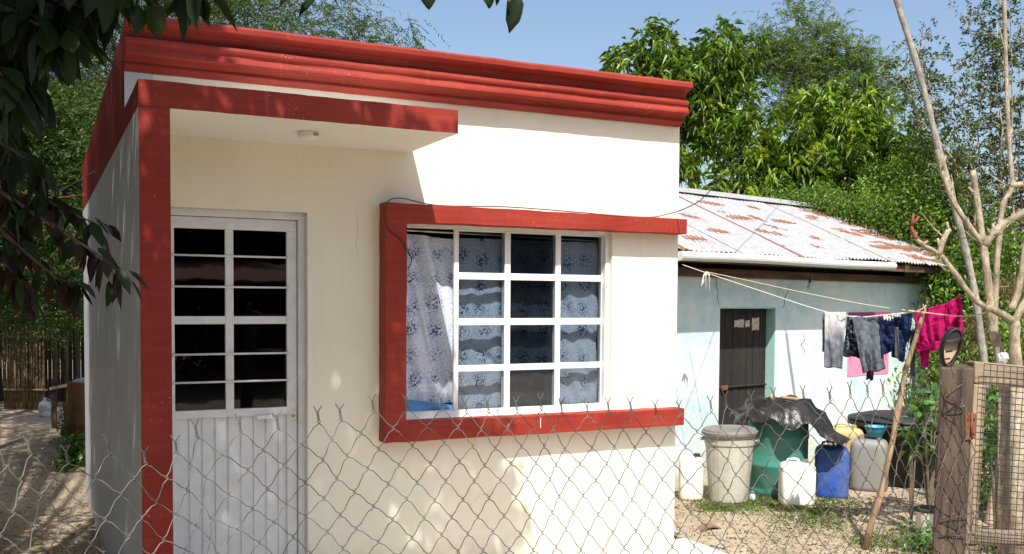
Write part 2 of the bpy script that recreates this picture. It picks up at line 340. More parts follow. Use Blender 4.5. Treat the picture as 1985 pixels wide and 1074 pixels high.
# ------------------------------------------------------------------ mesh helpers
MW = {}                                                # world matrix of every empty or part
class MB:
    def __init__(s): s.v = []; s.f = []; s.mi = []; s.uv = None
    def add(s, vs, fs, mi=0):
        o = len(s.v); s.v += [Vector(x) for x in vs]; s.f += [tuple(i+o for i in f) for f in fs]; s.mi += [mi]*len(fs)
    def box(s, a, b, mis=None):                        # mis: material slot of -x,+x,-y,+y,-z,+z
        x0, y0, z0 = a; x1, y1, z1 = b
        vs = [(x0, y0, z0), (x1, y0, z0), (x1, y1, z0), (x0, y1, z0), (x0, y0, z1), (x1, y0, z1), (x1, y1, z1), (x0, y1, z1)]
        fs = [(0, 4, 7, 3), (1, 2, 6, 5), (0, 1, 5, 4), (3, 7, 6, 2), (0, 3, 2, 1), (4, 5, 6, 7)]
        o = len(s.v); s.v += [Vector(x) for x in vs]
        for k, f in enumerate(fs): s.f.append(tuple(i+o for i in f)); s.mi.append(mis[k] if mis else 0)
        return s
    def tube(s, pts, r, n=6, caps=True, mi=0):
        pts = [Vector(p) for p in pts]; m = len(pts); rs = r if isinstance(r, (list, tuple)) else [r]*m
        ref = None; rings = []; o = len(s.v)
        for i, p in enumerate(pts):
            t = (pts[min(i+1, m-1)]-pts[max(i-1, 0)])
            if t.length < 1e-9: t = Vector((0, 0, 1))
            t.normalize()
            if ref is None: ref = Vector((1, 0, 0)) if abs(t.x) < .8 else Vector((0, 1, 0))
            u = (ref-t*ref.dot(t)).normalized(); ref = u; v = t.cross(u)
            for k in range(n):
                a = 2*math.pi*k/n; s.v.append(p+(u*math.cos(a)+v*math.sin(a))*rs[i])
        for i in range(m-1):
            for k in range(n):
                a = o+i*n+k; b = o+i*n+(k+1) % n; s.f.append((a, b, b+n, a+n)); s.mi.append(mi)
        if caps:
            s.f.append(tuple(o+k for k in range(n))[::-1]); s.mi.append(mi)
            s.f.append(tuple(o+(m-1)*n+k for k in range(n))); s.mi.append(mi)
        return s
    def lathe(s, prof, c=(0, 0, 0), n=28, sx=1, sy=1, mi=0, fn=None, close=True):
        o = len(s.v); c = Vector(c)
        for j, (r, z) in enumerate(prof):
            for k in range(n):
                a = 2*math.pi*k/n; rr = r*(fn(a, z) if fn else 1)
                s.v.append(c+Vector((math.cos(a)*rr*sx, math.sin(a)*rr*sy, z)))
        for j in range(len(prof)-1):
            for k in range(n):
                a = o+j*n+k; b = o+j*n+(k+1) % n; s.f.append((a, b, b+n, a+n)); s.mi.append(mi)
        if close:
            s.f.append(tuple(o+k for k in range(n))[::-1]); s.mi.append(mi)
            s.f.append(tuple(o+(len(prof)-1)*n+k for k in range(n))); s.mi.append(mi)
        return s
    def grid(s, fn, nu, nv, mi=0, uv=False):
        o = len(s.v)
        for j in range(nv+1):
            for i in range(nu+1): s.v.append(Vector(fn(i/nu, j/nv)))
        for j in range(nv):
            for i in range(nu):
                a = o+j*(nu+1)+i; s.f.append((a, a+1, a+nu+2, a+nu+1)); s.mi.append(mi)
        if uv: s.uv = (nu, nv)
        return s
    def rot(s, ang, c, start=0):
        c = Vector(c); m = Matrix.Rotation(ang, 3, 'Z')
        for i in range(start, len(s.v)): s.v[i] = m @ (s.v[i]-c)+c
        return s
def link(o, parent=None):
    COL.objects.link(o)
    if parent: o.parent = parent
    return o
def tag(o, label=None, cat=None, group=None, kind=None):
    if label: o['label'] = label
    if cat: o['category'] = cat
    if group: o['group'] = group
    if kind: o['kind'] = kind
    return o
def thing(name, label, cat, loc, rz=0, group=None):
    o = bpy.data.objects.new(name, None); o.empty_display_size = .1; link(o)
    o.location = loc; o.rotation_euler = (0, 0, rz); MW[o.name] = Matrix.Translation(Vector(loc)) @ Matrix.Rotation(rz, 4, 'Z')
    return tag(o, label, cat, group)
def build(name, mb, mats, parent=None, local=False, smooth=False, bevel=0, bseg=2, solid=0, sub=0, uvs=None):
    """link mb as one mesh object; coordinates are world ones, or the root thing's own when local is given"""
    vs = mb.v
    if local is not False and local is not None: vs = [MW[local.name] @ v for v in vs]
    arr = np.array([tuple(v) for v in vs]); lo, hi = arr.min(0), arr.max(0)
    org = Vector(((lo[0]+hi[0])/2, (lo[1]+hi[1])/2, lo[2]))
    pm = MW[parent.name] if parent else Matrix.Identity(4)
    rz = pm.to_euler().z; me_w = Matrix.Translation(org) @ Matrix.Rotation(rz, 4, 'Z'); inv = me_w.inverted()
    me = bpy.data.meshes.new(name); me.from_pydata([inv @ v for v in vs], [], mb.f)
    if not isinstance(mats, (list, tuple)): mats = [mats]
    for m in mats: me.materials.append(m)
    if len(mats) > 1: me.polygons.foreach_set('material_index', mb.mi)
    if smooth: me.polygons.foreach_set('use_smooth', [True]*len(mb.f))
    if uvs is not None or mb.uv:
        l = me.uv_layers.new(name='UVMap')
        idx = np.zeros(len(me.loops), dtype=np.int32); me.loops.foreach_get('vertex_index', idx)
        if uvs is None:
            nu, nv = mb.uv; u = np.array([(i/nu, j/nv) for j in range(nv+1) for i in range(nu+1)]); 
        else: u = np.array(uvs)
        l.data.foreach_set('uv', u[idx].ravel())
    o = bpy.data.objects.new(name, me); link(o, parent)
    o.matrix_local = pm.inverted() @ me_w; MW[o.name] = me_w
    if solid: md = o.modifiers.new('solid', 'SOLIDIFY'); md.thickness = solid; md.offset = 0
    if bevel:
        md = o.modifiers.new('bevel', 'BEVEL'); md.width = bevel; md.segments = bseg; md.limit_method = 'ANGLE'; md.angle_limit = R(35)
    if sub: md = o.modifiers.new('sub', 'SUBSURF'); md.levels = sub; md.render_levels = sub
    me.update(); return o
def npmesh(name, V, Fq, mats, parent=None, fmi=None, smooth=False):
    """fast mesh from numpy arrays, Fq (n,3) or (n,4)"""
    V = np.asarray(V, dtype=np.float32); lo, hi = V.min(0), V.max(0)
    org = np.array(((lo[0]+hi[0])/2, (lo[1]+hi[1])/2, lo[2]), dtype=np.float32)
    pm = MW[parent.name] if parent else Matrix.Identity(4)
    me = bpy.data.meshes.new(name); n, k = Fq.shape
    me.vertices.add(len(V)); me.vertices.foreach_set('co', (V-org).ravel())
    me.loops.add(n*k); me.loops.foreach_set('vertex_index', Fq.astype(np.int32).ravel())
    me.polygons.add(n); me.polygons.foreach_set('loop_start', np.arange(0, n*k, k, dtype=np.int32))
    me.polygons.foreach_set('loop_total', np.full(n, k, dtype=np.int32))
    if not isinstance(mats, (list, tuple)): mats = [mats]
    for m in mats: me.materials.append(m)
    if fmi is not None: me.polygons.foreach_set('material_index', fmi.astype(np.int32))
    if smooth: me.polygons.foreach_set('use_smooth', [True]*n)
    me.update(calc_edges=True)
    o = bpy.data.objects.new(name, me); link(o, parent)
    mw = Matrix.Translation(Vector([float(x) for x in org])); o.matrix_local = pm.inverted() @ mw; MW[o.name] = mw
    return o
def unit(a): return a/np.maximum(np.linalg.norm(a, axis=-1, keepdims=True), 1e-9)
def leaves(P, D, L, W, droop=.25, fold=.25, big=False):
    """P (n,3) bases, D (n,3) directions -> verts and faces of folded leaves"""
    n = len(P); D = unit(D); L = np.asarray(L).reshape(-1, 1)*np.ones((n, 1)); W = np.asarray(W).reshape(-1, 1)*np.ones((n, 1))
    rnd = unit(np.random.normal(size=(n, 3))+np.array([0, 0, 1.2])); side = unit(np.cross(D, rnd)); nor = unit(np.cross(side, D))
    dn = np.array([0, 0, -1.0])
    if not big:
        b = P; m = P+D*L*.45; t = P+D*L+dn*L*droop
        l = m+side*W*.5+nor*W*fold; r = m-side*W*.5+nor*W*fold
        V = np.stack([b, l, t, r], 1).reshape(-1, 3); i = np.arange(n)*4
        F = np.concatenate([np.stack([i, i+2, i+1], 1), np.stack([i, i+3, i+2], 1)])
        return V, F
    rows = []
    for k, (s, ww) in enumerate(((0, .0), (.18, .62), (.42, 1.0), (.7, .72), (1, 0))):
        c = P+D*L*s+dn*L*droop*s*s
        if ww == 0: rows.append(c[:, None])
        else:
            wv = 1+.12*np.random.normal(size=(n, 1))
            rows.append(np.stack([c+side*W*.5*ww*wv+nor*W*fold*ww*.6, c, c-side*W*.5*ww+nor*W*fold*ww*.6], 1))
    V = np.concatenate(rows, 1); V = V.reshape(-1, 3); i = np.arange(n)*11
    fs = [(0, 2, 1), (0, 3, 2)]
    for a in (1, 4): fs += [(a, a+1, a+4), (a, a+4, a+3), (a+1, a+2, a+5), (a+1, a+5, a+4)]
    fs += [(7, 8, 10), (8, 9, 10)]
    F = np.concatenate([np.stack([i+a, i+b, i+c], 1) for a, b, c in fs]); return V, F
def fronds(P, D, L, pairs=12, lw=.012, ll=.03, droop=.35):
    """pinnate fronds: leaflets in two rows along a bent rachis"""
    n = len(P); D = unit(D); L = np.asarray(L).reshape(-1, 1)*np.ones((n, 1))
    up = unit(np.random.normal(size=(n, 3))*.45+np.array([0, 0, 1.0])); side = unit(np.cross(D, up))
    Ps, Ds = [], []
    for k in range(pairs):
        s = (k+1)/pairs; c = P+D*L*s+np.array([0, 0, -1.0])*L*droop*s*s
        for sg in (-1, 1):
            Ps.append(c); Ds.append(side*sg+D*.55+np.array([0, 0, -.25])+.15*np.random.normal(size=(n, 3)))
    Ps = np.concatenate(Ps); Ds = np.concatenate(Ds); return leaves(Ps, Ds, ll*(.7+.6*np.random.rand(len(Ps))), lw, .1, .1)
def joinVF(lst):
    V = []; F = []; o = 0
    for v, f in lst: V.append(v); F.append(f+o); o += len(v)
    return np.concatenate(V), np.concatenate(F)

# ------------------------------------------------------------------ ground and sky side of the setting
def sstep(t): t = max(0.0, min(1.0, t)); return t*t*(3-2*t)
def gz(x, y):                                          # height of the yard
    left = -.44*sstep((y+1.5)/8.5) if y > -1.5 else 0
    k = 1-sstep((x-.2)/2.5)
    back = sstep((y-7)/8)*-.44
    return -.035+min(left*k, back) if y > 7 else -.035+left*k
def make_ground():
    from mathutils import noise
    xs = np.concatenate([-np.geomspace(300, 7, 16), np.arange(-6.5, 11, .11), np.geomspace(11.5, 300, 16)])
    ys = np.concatenate([-np.geomspace(200, 7.4, 12), np.arange(-7.0, 4, .11), np.arange(4.2, 22, .3), np.geomspace(23, 600, 16)])
    mb = MB()
    for y in ys:
        for x in xs:
            n = noise.noise(Vector((x*1.3, y*1.3, 0)))*.018+noise.noise(Vector((x*5, y*5, 3)))*.010+noise.noise(Vector((x*14, y*14, 7)))*.005
            if -.6 < x < 3.7 and -1.2 < y < .3: n = -.03
            mb.v.append(Vector((x, y, gz(x, y)+n)))
    nx = len(xs)
    for j in range(len(ys)-1):
        for i in range(nx-1): a = j*nx+i; mb.f.append((a, a+1, a+nx+1, a+nx)); mb.mi.append(0)
    tag(build('ground', mb, M['dirt'], smooth=True), kind='structure')
make_ground()
mb = MB(); mb.box((-.35, -1.35, -.10), (3.66, .0, 0.0))
tag(build('concrete_apron', mb, M['concrete'], bevel=.012), kind='structure')

# ------------------------------------------------------------------ the red and cream house
X0, XPI, PW, XS, XR, SL = -.412, -.258, .864, 1.355, 3.548, 6.1
ZSB, ZST, ZCB, ZTOP = 2.828, 2.965, 3.180, 3.462
house = thing('house', 'cream house with brick red cornice, red porch pillar and red window surround', 'house', (1.57, 0, 0))
def wall_holes(x0, x1, z0, z1, y0, y1, holes):
    mb = MB(); xs = sorted({x0, x1, *[h[0] for h in holes], *[h[1] for h in holes]}); zs = sorted({z0, z1, *[h[2] for h in holes], *[h[3] for h in holes]})
    for a, b in zip(xs, xs[1:]):
        for c, d in zip(zs, zs[1:]):
            if any(h[0] <= a and b <= h[1] and h[2] <= c and d <= h[3] for h in holes): continue
            mb.add([(a, y0, c), (b, y0, c), (b, y0, d), (a, y0, d)], [(0, 1, 2, 3)])
            mb.add([(a, y1, c), (b, y1, c), (b, y1, d), (a, y1, d)], [(3, 2, 1, 0)])
    for a, b, c, d in holes:
        mb.add([(a, y0, c), (a, y1, c), (a, y1, d), (a, y0, d)], [(0, 1, 2, 3)])
        mb.add([(b, y0, c), (b, y1, c), (b, y1, d), (b, y0, d)], [(3, 2, 1, 0)])
        mb.add([(a, y0, c), (b, y0, c), (b, y1, c), (a, y1, c)], [(0, 1, 2, 3)])
        mb.add([(a, y0, d), (b, y0, d), (b, y1, d), (a, y1, d)], [(3, 2, 1, 0)])
    mb.add([(x1, y0, z0), (x1, y1, z0), (x1, y1, z1), (x1, y0, z1)], [(0, 1, 2, 3)])
    mb.add([(x0, y0, z0), (x0, y1, z0), (x0, y1, z1), (x0, y0, z1)], [(3, 2, 1, 0)])
    mb.add([(x0, y0, z1), (x1, y0, z1), (x1, y1, z1), (x0, y1, z1)], [(0, 1, 2, 3)])
    return mb
DX0, DX1, DZ1 = -.24, .674, 2.40
WX0, WX1, WZ0, WZ1 = 1.285, 2.958, 1.032, 2.372
build('front_wall', wall_holes(XPI+.002, XR, -.1, ZTOP-.03, 0, .2, [(DX0, DX1, 0.0, DZ1), (WX0, WX1, WZ0, WZ1)]), M['cream'], house)
# left side wall with its porch wing: white below with shade put into its grey-blue, red above
mb = MB()
yb, zf, zr = SL, 3.445, 3.335
def sidewall(mb):
    n = 26; ys = [0+yb*i/n for i in range(n+1)]
    top = lambda y: zf+(zr-zf)*y/yb
    for s, x in ((0, X0), (1, XPI)):
        for a, b in zip(ys, ys[1:]):
            q = [(x, a, -.7), (x, b, -.7), (x, b, ZSB), (x, a, ZSB)]; q2 = [(x, a, ZSB), (x, b, ZSB), (x, b, top(b)), (x, a, top(a))]
            f = (3, 2, 1, 0) if s == 0 else (0, 1, 2, 3)
            mb.add(q, [f], 0); mb.add(q2, [f], 1)
    mb.add([(X0, 0, zf), (XPI, 0, zf), (XPI, yb, zr), (X0, yb, zr)], [(0, 1, 2, 3)], 1)
    mb.add([(X0, yb, -.7), (XPI, yb, -.7), (XPI, yb, zr), (X0, yb, zr)], [(3, 2, 1, 0)], 0)
    mb.add([(X0, 0, ZST), (XPI, 0, ZST), (XPI, 0, zf), (X0, 0, zf)], [(0, 1, 2, 3)], 0)
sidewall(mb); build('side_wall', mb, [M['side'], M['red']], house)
mb = MB()
for z0, z1, s in ((-.12, ZSB, 0), (ZSB, ZST, 1)):
    mb.add([(X0, -PW, z0), (X0, 0, z0), (X0, 0, z1), (X0, -PW, z1)], [(3, 2, 1, 0)], s)
mb.add([(XPI, -PW, -.12), (XPI, 0, -.12), (XPI, 0, ZSB), (XPI, -PW, ZSB)], [(0, 1, 2, 3)], 2)
mb.add([(X0, -PW, -.12), (XPI, -PW, -.12), (XPI, -PW, ZSB), (X0, -PW, ZSB)], [(0, 1, 2, 3)], 1)
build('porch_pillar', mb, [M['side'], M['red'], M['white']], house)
mb = MB()
n = 40
from mathutils import noise as mnoise
def wob(x, s=0, a=.0035, f=3.1): return a*mnoise.noise(Vector((x*f, s*7.3, 1.7)))+a*.6*mnoise.noise(Vector((x*f*4, s*7.3, 9.7)))
xs = [X0+(XS-X0)*i/n for i in range(n+1)]
for a, b in zip(xs, xs[1:]):
    A, B = wob(a, 1), wob(b, 1); C, D = wob(a, 2), wob(b, 2)
    mb.add([(a, -PW, ZSB+C), (b, -PW, ZSB+D), (b, -PW, ZST+B), (a, -PW, ZST+A)], [(0, 1, 2, 3)], 1)
    mb.add([(a, -PW, ZST+A), (b, -PW, ZST+B), (b, 0, ZST), (a, 0, ZST)], [(0, 1, 2, 3)], 0)
    if a >= XPI-.05:
        a2 = max(a, XPI); mb.add([(a2, -PW, ZSB+C), (b, -PW, ZSB+D), (b, 0, ZSB), (a2, 0, ZSB)], [(3, 2, 1, 0)], 0)
mb.add([(XS, -PW, ZSB), (XS, 0, ZSB), (XS, 0, ZST), (XS, -PW, ZST)], [(0, 1, 2, 3)], 1)
build('porch_slab', mb, [M['white'], M['red']], house)
# cornice
prof = [(0, ZTOP+.012), (.165, ZTOP+.012), (.174, ZTOP+.006), (.180, ZTOP-.004), (.178, ZTOP-.032), (.170, ZTOP-.037), (.135, ZTOP-.041), (.100, ZTOP-.050), (.090, ZTOP-.064), (.082, ZTOP-.088),
        (.082, ZTOP-.100), (.118, ZTOP-.104), (.128, ZTOP-.110), (.132, ZTOP-.128), (.128, ZTOP-.142), (.119, ZTOP-.150), (.116, ZTOP-.157), (.118, ZTOP-.166), (.126, ZTOP-.176), (.134, ZTOP-.188), (.136, ZTOP-.202), (.130, ZTOP-.210),
        (.084, ZTOP-.216), (.066, ZTOP-.226), (.058, ZTOP-.236), (.057, ZTOP-.244), (.066, ZTOP-.248), (.066, ZTOP-.258), (.050, ZTOP-.268), (.034, ZTOP-.276), (.024, ZTOP-.282), (0, ZTOP-.284)]
mb = MB(); nx = 110; x0, x1 = X0-.003, 3.535
for i in range(nx+1):
    x = x0+(x1-x0)*i/nx; t = (x-x0)/(x1-x0)
    for k, (p, z) in enumerate(prof):
        q = p+(wob(x, k*.05, .0032) if p > 0 else 0); zz = z+wob(x, 30+k*.02, .003)+(.012 if k < 6 else 0)*t
        mb.v.append(Vector((x, -q-.002, zz)))
K = len(prof)
for i in range(nx):
    for k in range(K-1): a = i*K+k; mb.f.append((a, a+1, a+K+1, a+K)); mb.mi.append(0)
mb.f.append(tuple(range(K))[::-1]); mb.mi.append(0); mb.f.append(tuple(nx*K+k for k in range(K))); mb.mi.append(0)
build('cornice', mb, M['red'], house)
# remaining shell, seen only from a step aside or through the glass
mb = MB(); mb.box((XR-.15, .2, -.1), (XR, SL, ZTOP-.03)); build('right_wall', mb, M['cream'], house)
mb = MB(); mb.box((XPI, SL-.15, -.7), (XR-.15, SL, ZTOP-.06)); build('back_wall', mb, M['cream'], house)
mb = MB(); mb.box((XPI, .2, 3.0), (XR-.15, SL-.15, 3.12)); build('roof', mb, M['roofconc'], house)
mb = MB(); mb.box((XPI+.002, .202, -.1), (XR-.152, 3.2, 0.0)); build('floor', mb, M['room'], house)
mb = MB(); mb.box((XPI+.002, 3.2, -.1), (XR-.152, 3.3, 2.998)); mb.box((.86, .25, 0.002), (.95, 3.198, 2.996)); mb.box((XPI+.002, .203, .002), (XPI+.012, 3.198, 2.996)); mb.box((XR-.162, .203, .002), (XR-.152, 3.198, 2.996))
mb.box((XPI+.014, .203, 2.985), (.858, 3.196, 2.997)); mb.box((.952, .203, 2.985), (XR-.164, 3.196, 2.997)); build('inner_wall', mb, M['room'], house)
# red surround of the window: a C open to the right
C = [(1.154, .902), (3.545, .905), (3.545, 1.032), (1.305, 1.035), (1.305, 2.357), (3.545, 2.357), (3.545, 2.470), (1.154, 2.480)]
def dens(poly, step=.07):
    out = []
    for i, a in enumerate(poly):
        b = poly[(i+1) % len(poly)]; L = math.hypot(b[0]-a[0], b[1]-a[1]); k = max(1, int(L/step))
        for j in range(k): t = j/k; out.append((a[0]+(b[0]-a[0])*t, a[1]+(b[1]-a[1])*t))
    return out
Cd = dens(C); m_ = len(Cd); mb = MB()
for y in (.0015, -.112, -.12):
    for (x, z) in Cd:
        s = 0 if y < -.115 else 1
        dx = wob(z*3+x, 5, .004)+(.004 if 0 else 0); dz = wob(x*2+z, 6, .004)
        mb.v.append(Vector((x+dx, y+(wob(x+z*3, 8, .004) if y < 0 else 0), z+dz)))
for r_ in (0, 1):
    for i in range(m_): a = r_*m_+i; b = r_*m_+(i+1) % m_; mb.f.append((a, b, b+m_, a+m_)); mb.mi.append(0)
mb.f.append(tuple(2*m_+i for i in range(m_))); mb.mi.append(0)
build('window_surround', mb, M['red'], house, bevel=.004, bseg=1)
for px, py, w_, h_, yy in ((1048, 820, .004, .075, -.1235), (985, 825, .002, .03, -.1235)):
    q = onY(px, py, yy); mb = MB(); mb.box((q.x-w_/2, yy, q.z-h_/2), (q.x+w_/2, yy+.003, q.z+h_/2)); build('paint_drip', mb, M['white'], house)
for pts in ([(1188, 690), (1215, 697), (1248, 694), (1280, 699), (1305, 697)], [(690, 405), (694, 440), (690, 470), (696, 505)], [(905, 985), (930, 960), (952, 955)]):
    mb = MB(); mb.tube([onY(x, y, -.0002) for x, y in pts], [.0006]+[.0011]*(len(pts)-2)+[.0005], 4); build('hairline_crack', mb, M['stone'] if 'stone' in M else M['concrete'], house)
# window: outer frame, two sashes of glazing bars, panes
X = lambda px, y=.06: onY(px, 620, y).x
Zz = lambda py, y=.06: onY(985, py, y).z
win = MB()
fy0, fy1 = .035, .125
win.box((WX0, fy0, WZ1-.035), (WX1, fy1, WZ1-.002)); win.box((WX0, fy0, WZ0+.002), (WX1, fy1, WZ0+.045))
win.box((WX0, fy0, WZ0+.045), (WX0+.03, fy1, WZ1-.035)); win.box((WX1-.035, fy0, WZ0+.045), (WX1, fy1, WZ1-.035))
window = build('window', win, M['alu'], house, bevel=.002, bseg=1)
zr_ = [(Zz(452), Zz(440)), (Zz(543), Zz(530)), (Zz(630), Zz(617)), (Zz(718), Zz(706)), (Zz(810), Zz(796))]
cb = [(X(879), X(888)), (X(977), X(988)), (X(1075), X(1085)), (X(1168), X(1175))]
def sash(y0, y1, cols, nm):
    mb = MB(); z0, z1 = WZ0+.047, WZ1-.037
    for c in cols: mb.box((cb[c][0], y0, z0), (cb[c][1], y1, z1))
    for c, d in zip(cols, cols[1:]):
        for k, (lo, hi) in enumerate(zr_):
            lo_, hi_ = (max(lo, z0), min(hi, z1))
            if k == 0: hi_ = z1
            if k == 4: lo_ = z0
            mb.box((cb[c][1], y0+.002, lo_), (cb[d][0], y1-.002, hi_))
    s = build('window_sash', mb, M['alu'], window, bevel=.0015, bseg=1)
sash(.050, .072, (0, 1, 2), 'a'); sash(.082, .104, (1, 2, 3), 'b')
for y, cols in ((.061, (0, 1, 2)), (.093, (1, 2, 3))):
    for c, d in zip(cols, cols[1:]):
        for (lo, hi), (lo2, hi2) in zip(zr_, zr_[1:]):
            mb = MB(); mb.box((cb[c][1]+.001, y-.002, hi2+.001), (cb[d][0]-.001, y+.002, lo-.001)); build('pane', mb, M['darkpane'] if (c, d) == (1, 2) and y > .08 else M['pane'], window)
mb = MB(); mb.box((WX0, .0, WZ0-.002), (WX1, .034, WZ0+.006)); build('window_sill', mb, M['white'], window)
# door
door = MB(); oy = .06
door.box((DX0, oy, DZ1-.045), (DX1, .17, DZ1)); door.box((DX0, oy, 0.0), (DX0+.045, .17, DZ1-.045)); door.box((DX1-.045, oy, 0), (DX1, .17, DZ1-.045))
doorp = build('door', door, M['doorwhite'], house, bevel=.003, bseg=1)
XD = lambda px: onY(px, 600, .09).x
ZD = lambda py: onY(500, py, .09).z
gx0, gx1 = DX0+.11, XD(556); mx0, mx1 = XD(437), XD(453)
zt, zb_ = ZD(447), ZD(791); zm1, zm0 = ZD(613), ZD(628)
mb = MB(); ly0, ly1 = .09, .13
mb.box((DX0+.048, ly0, zt), (DX1-.048, ly1, DZ1-.048))
mb.box((DX0+.048, ly0, .02), (gx0, ly1, zt)); mb.box((gx1, ly0, .02), (DX1-.048, ly1, zt))
mb.box((gx0, ly0, ZD(806)), (gx1, ly1, zb_)); mb.box((gx0, ly0, .02), (gx1, ly1, .10))
mb.box((mx0, ly0+.001, zb_), (mx1, ly1-.001, zt)); mb.box((gx0, ly0+.002, zm0), (mx0, ly1-.002, zm1)); mb.box((mx1, ly0+.002, zm0), (gx1, ly1-.002, zm1))
build('door_leaf', mb, M['doorwhite'], doorp, bevel=.002, bseg=1)
mb = MB(); a0 = gx0; ztp = ZD(806)                       # pressed sheet with upright grooves
step = .0792; k = 0; pts = [(a0, .112)]
while a0+step < gx1: pts += [(a0+step-.007, .112), (a0+step-.004, .122), (a0+step+.004, .122), (a0+step+.007, .112)]; a0 += step
pts.append((gx1, .112))
for z in (.10, ztp):
    for x, y in pts: mb.v.append(Vector((x, y, z)))
for i in range(len(pts)-1): mb.f.append((i, i+1, i+1+len(pts), i+len(pts))); mb.mi.append(0)
build('door_panel', mb, M['doorwhite'], doorp)
rows = [zt, ZD(498), ZD(557), zm1], [zm0, ZD(685), ZD(738), zb_]
for a, b in ((gx0, mx0), (mx1, gx1)):
    for rr in rows:
        for hi, lo in zip(rr, rr[1:]):
            mb = MB(); mb.box((a+.001, .112, lo+.001), (b-.001, .116, hi-.001)); build('pane', mb, M['doorpane'], doorp)
for z in (ZD(498), ZD(557), ZD(685), ZD(738)):
    mb = MB(); mb.tube([(gx0-.02, .083, z), (gx1+.012, .083, z)], .0065, 8); build('glazing_bar', mb, M['doorwhite'], doorp, smooth=True)
p = onY(567, 805, .09)
mb = MB(); mb.box((p.x-.022, .080, p.z-.028), (p.x+.022, .0898, p.z+.028)); lk = build('lock_plate', mb, M['alu'], doorp, bevel=.003)
mb = MB(); mb.lathe([(.0115, 0), (.0115, .010), (.008, .012)], (0, 0, 0), 14)
for v in mb.v: v.x, v.y, v.z = p.x+v.x, .080-v.z, p.z+v.y
build('lock_cylinder', mb, M['brass'], doorp)
p = onY(511, 808, .09); mb = MB(); mb.box((p.x-.05, .062, p.z-.012), (p.x+.05, .0898, p.z+.012)); build('door_handle', mb, M['doorwhite'], doorp, bevel=.004)
# porch lamp
p = onZ(598, 256, ZSB)
mb = MB(); mb.lathe([(.058, 0), (.060, -.004), (.060, -.030), (.056, -.036), (.045, -.040), (0.01, -.041)], (p.x, p.y, ZSB-.001), 28)
lp = build('porch_lamp', mb, M['alu'], house, smooth=False)
mb = MB()
for k in range(3): mb.box((p.x+.018+k*.010, p.y-.0615, ZSB-.026), (p.x+.024+k*.010, p.y-.056, ZSB-.010))
build('lamp_switch', mb, M['lidgrey'], lp)
# curtains
cur = thing('curtain', 'pale curtain printed with clusters of blue dots, drawn across inside the barred window', 'curtain', (2.1, .30, 1.05))
uv = []
def curt(x0, x1, z0, z1, fn, nu=90, nv=50):
    mb = MB(); U = []
    for j in range(nv+1):
        for i in range(nu+1):
            u, v = i/nu, j/nv; mb.v.append(Vector(fn(u, v))); U.append((x0+(x1-x0)*u*1.06, z0+(z1-z0)*v))
    for j in range(nv):
        for i in range(nu): a = j*(nu+1)+i; mb.f.append((a, a+1, a+nu+2, a+nu+1)); mb.mi.append(0)
    return mb, U
def left_fn(u, v):
    x = 1.22+.56*u; z = 1.10+1.20*v+.02*u*(1-v)
    d = (u-.18)*2.2-(1-v)*1.35
    y = .155+.028*math.exp(-(d/.10)**2)+.020*math.sin(9*(u*1.6+v*1.1))*(.4+.6*v)+.010*math.sin(30*(u+.45*v))
    y += .03*math.exp(-(((u-.55)*1.5-(1-v)*.75+.25)/.07)**2)
    if v > .93 and u > .35: z -= .05*(u-.35)
    return x, y, z
mb, U = curt(1.22, 1.78, 1.1, 2.3, left_fn); build('curtain_panel', mb, M['curtain'], cur, smooth=True, uvs=U)
def right_fn(u, v):
    x = 1.80+1.13*u; z = 1.075+1.21*v
    y = .165+.006*math.sin(11*u+2*v)
    k = sstep((u-.58)/.2)
    y += k*(.009*math.sin(40*(u*1.0+.40*v))+.004*math.sin(83*(u*.8+.5*v)+1)+.004*math.sin(9*v+4*u))
    y += (1-k)*(.004*math.sin(38*u+3*v)+.003*math.sin(71*u-2*v))+(1-k)*.022*math.exp(-(((u-.30)*1.0+(v-.22)*1.3)/.035)**2)*(v < .4)
    return x, y, z
mb, U = curt(1.80, 2.93, 1.1, 2.3, right_fn, 140, 70); build('curtain_panel', mb, M['curtain'], cur, smooth=True, uvs=U)
mb = MB(); mb.tube([(1.30, .17, 2.325), (2.95, .20, 2.30)], .006, 6); build('curtain_rod', mb, M['alu'], cur)
def blue_fn(u, v): return 1.24+.52*u, .128+.008*math.sin(12*u+3*v), 1.078+(.105*(1-u*.75))*v
mb = MB(); mb.grid(blue_fn, 20, 4)
tag(build('blue_cloth', mb, M['bluecloth'], smooth=True), 'plain blue cloth showing under the dotted curtain along the window sill', 'cloth')
# cables and hooks
def wirething(name, pts, r, mat, label, cat, **k):
    P = [Vector(p) for p in pts]; out = []                # Catmull-Rom
    for i in range(len(P)-1):
        a, b, c, d = P[max(i-1, 0)], P[i], P[i+1], P[min(i+2, len(P)-1)]
        for s in range(8):
            t = s/8; out.append(.5*((2*b)+(c-a)*t+(2*a-5*b+4*c-d)*t*t+(3*b-a-3*c+d)*t**3))
    out.append(P[-1]); mb = MB(); mb.tube(out, r, 5); return tag(build(name, mb, mat, smooth=True), label, cat, **k)
wirething('cable', [onY(791, 522, -.128), onY(797, 500, -.128), onY(775, 462, -.126), onY(751, 440, -.13), onY(750, 396, -.15), onY(775, 384, -.14), onY(850, 398, -.10), onY(1000, 402, -.06), onY(1230, 420, -.03), onY(1290, 416, -.03)]+
           [at(1345, 396, 7.2), at(1378, 368, 7.6), at(1440, 300, 8.4), at(1520, 170, 9.6), at(1590, 30, 11), at(1640, -90, 12)], .0038, M['blackwire'],
           'thin black cable lying over the window surround and rising past the tin roof', 'cable')
mb = MB(); a = onY(160, 340, 5.6)
h1 = Vector((X0, 4.6, 3.02)); 
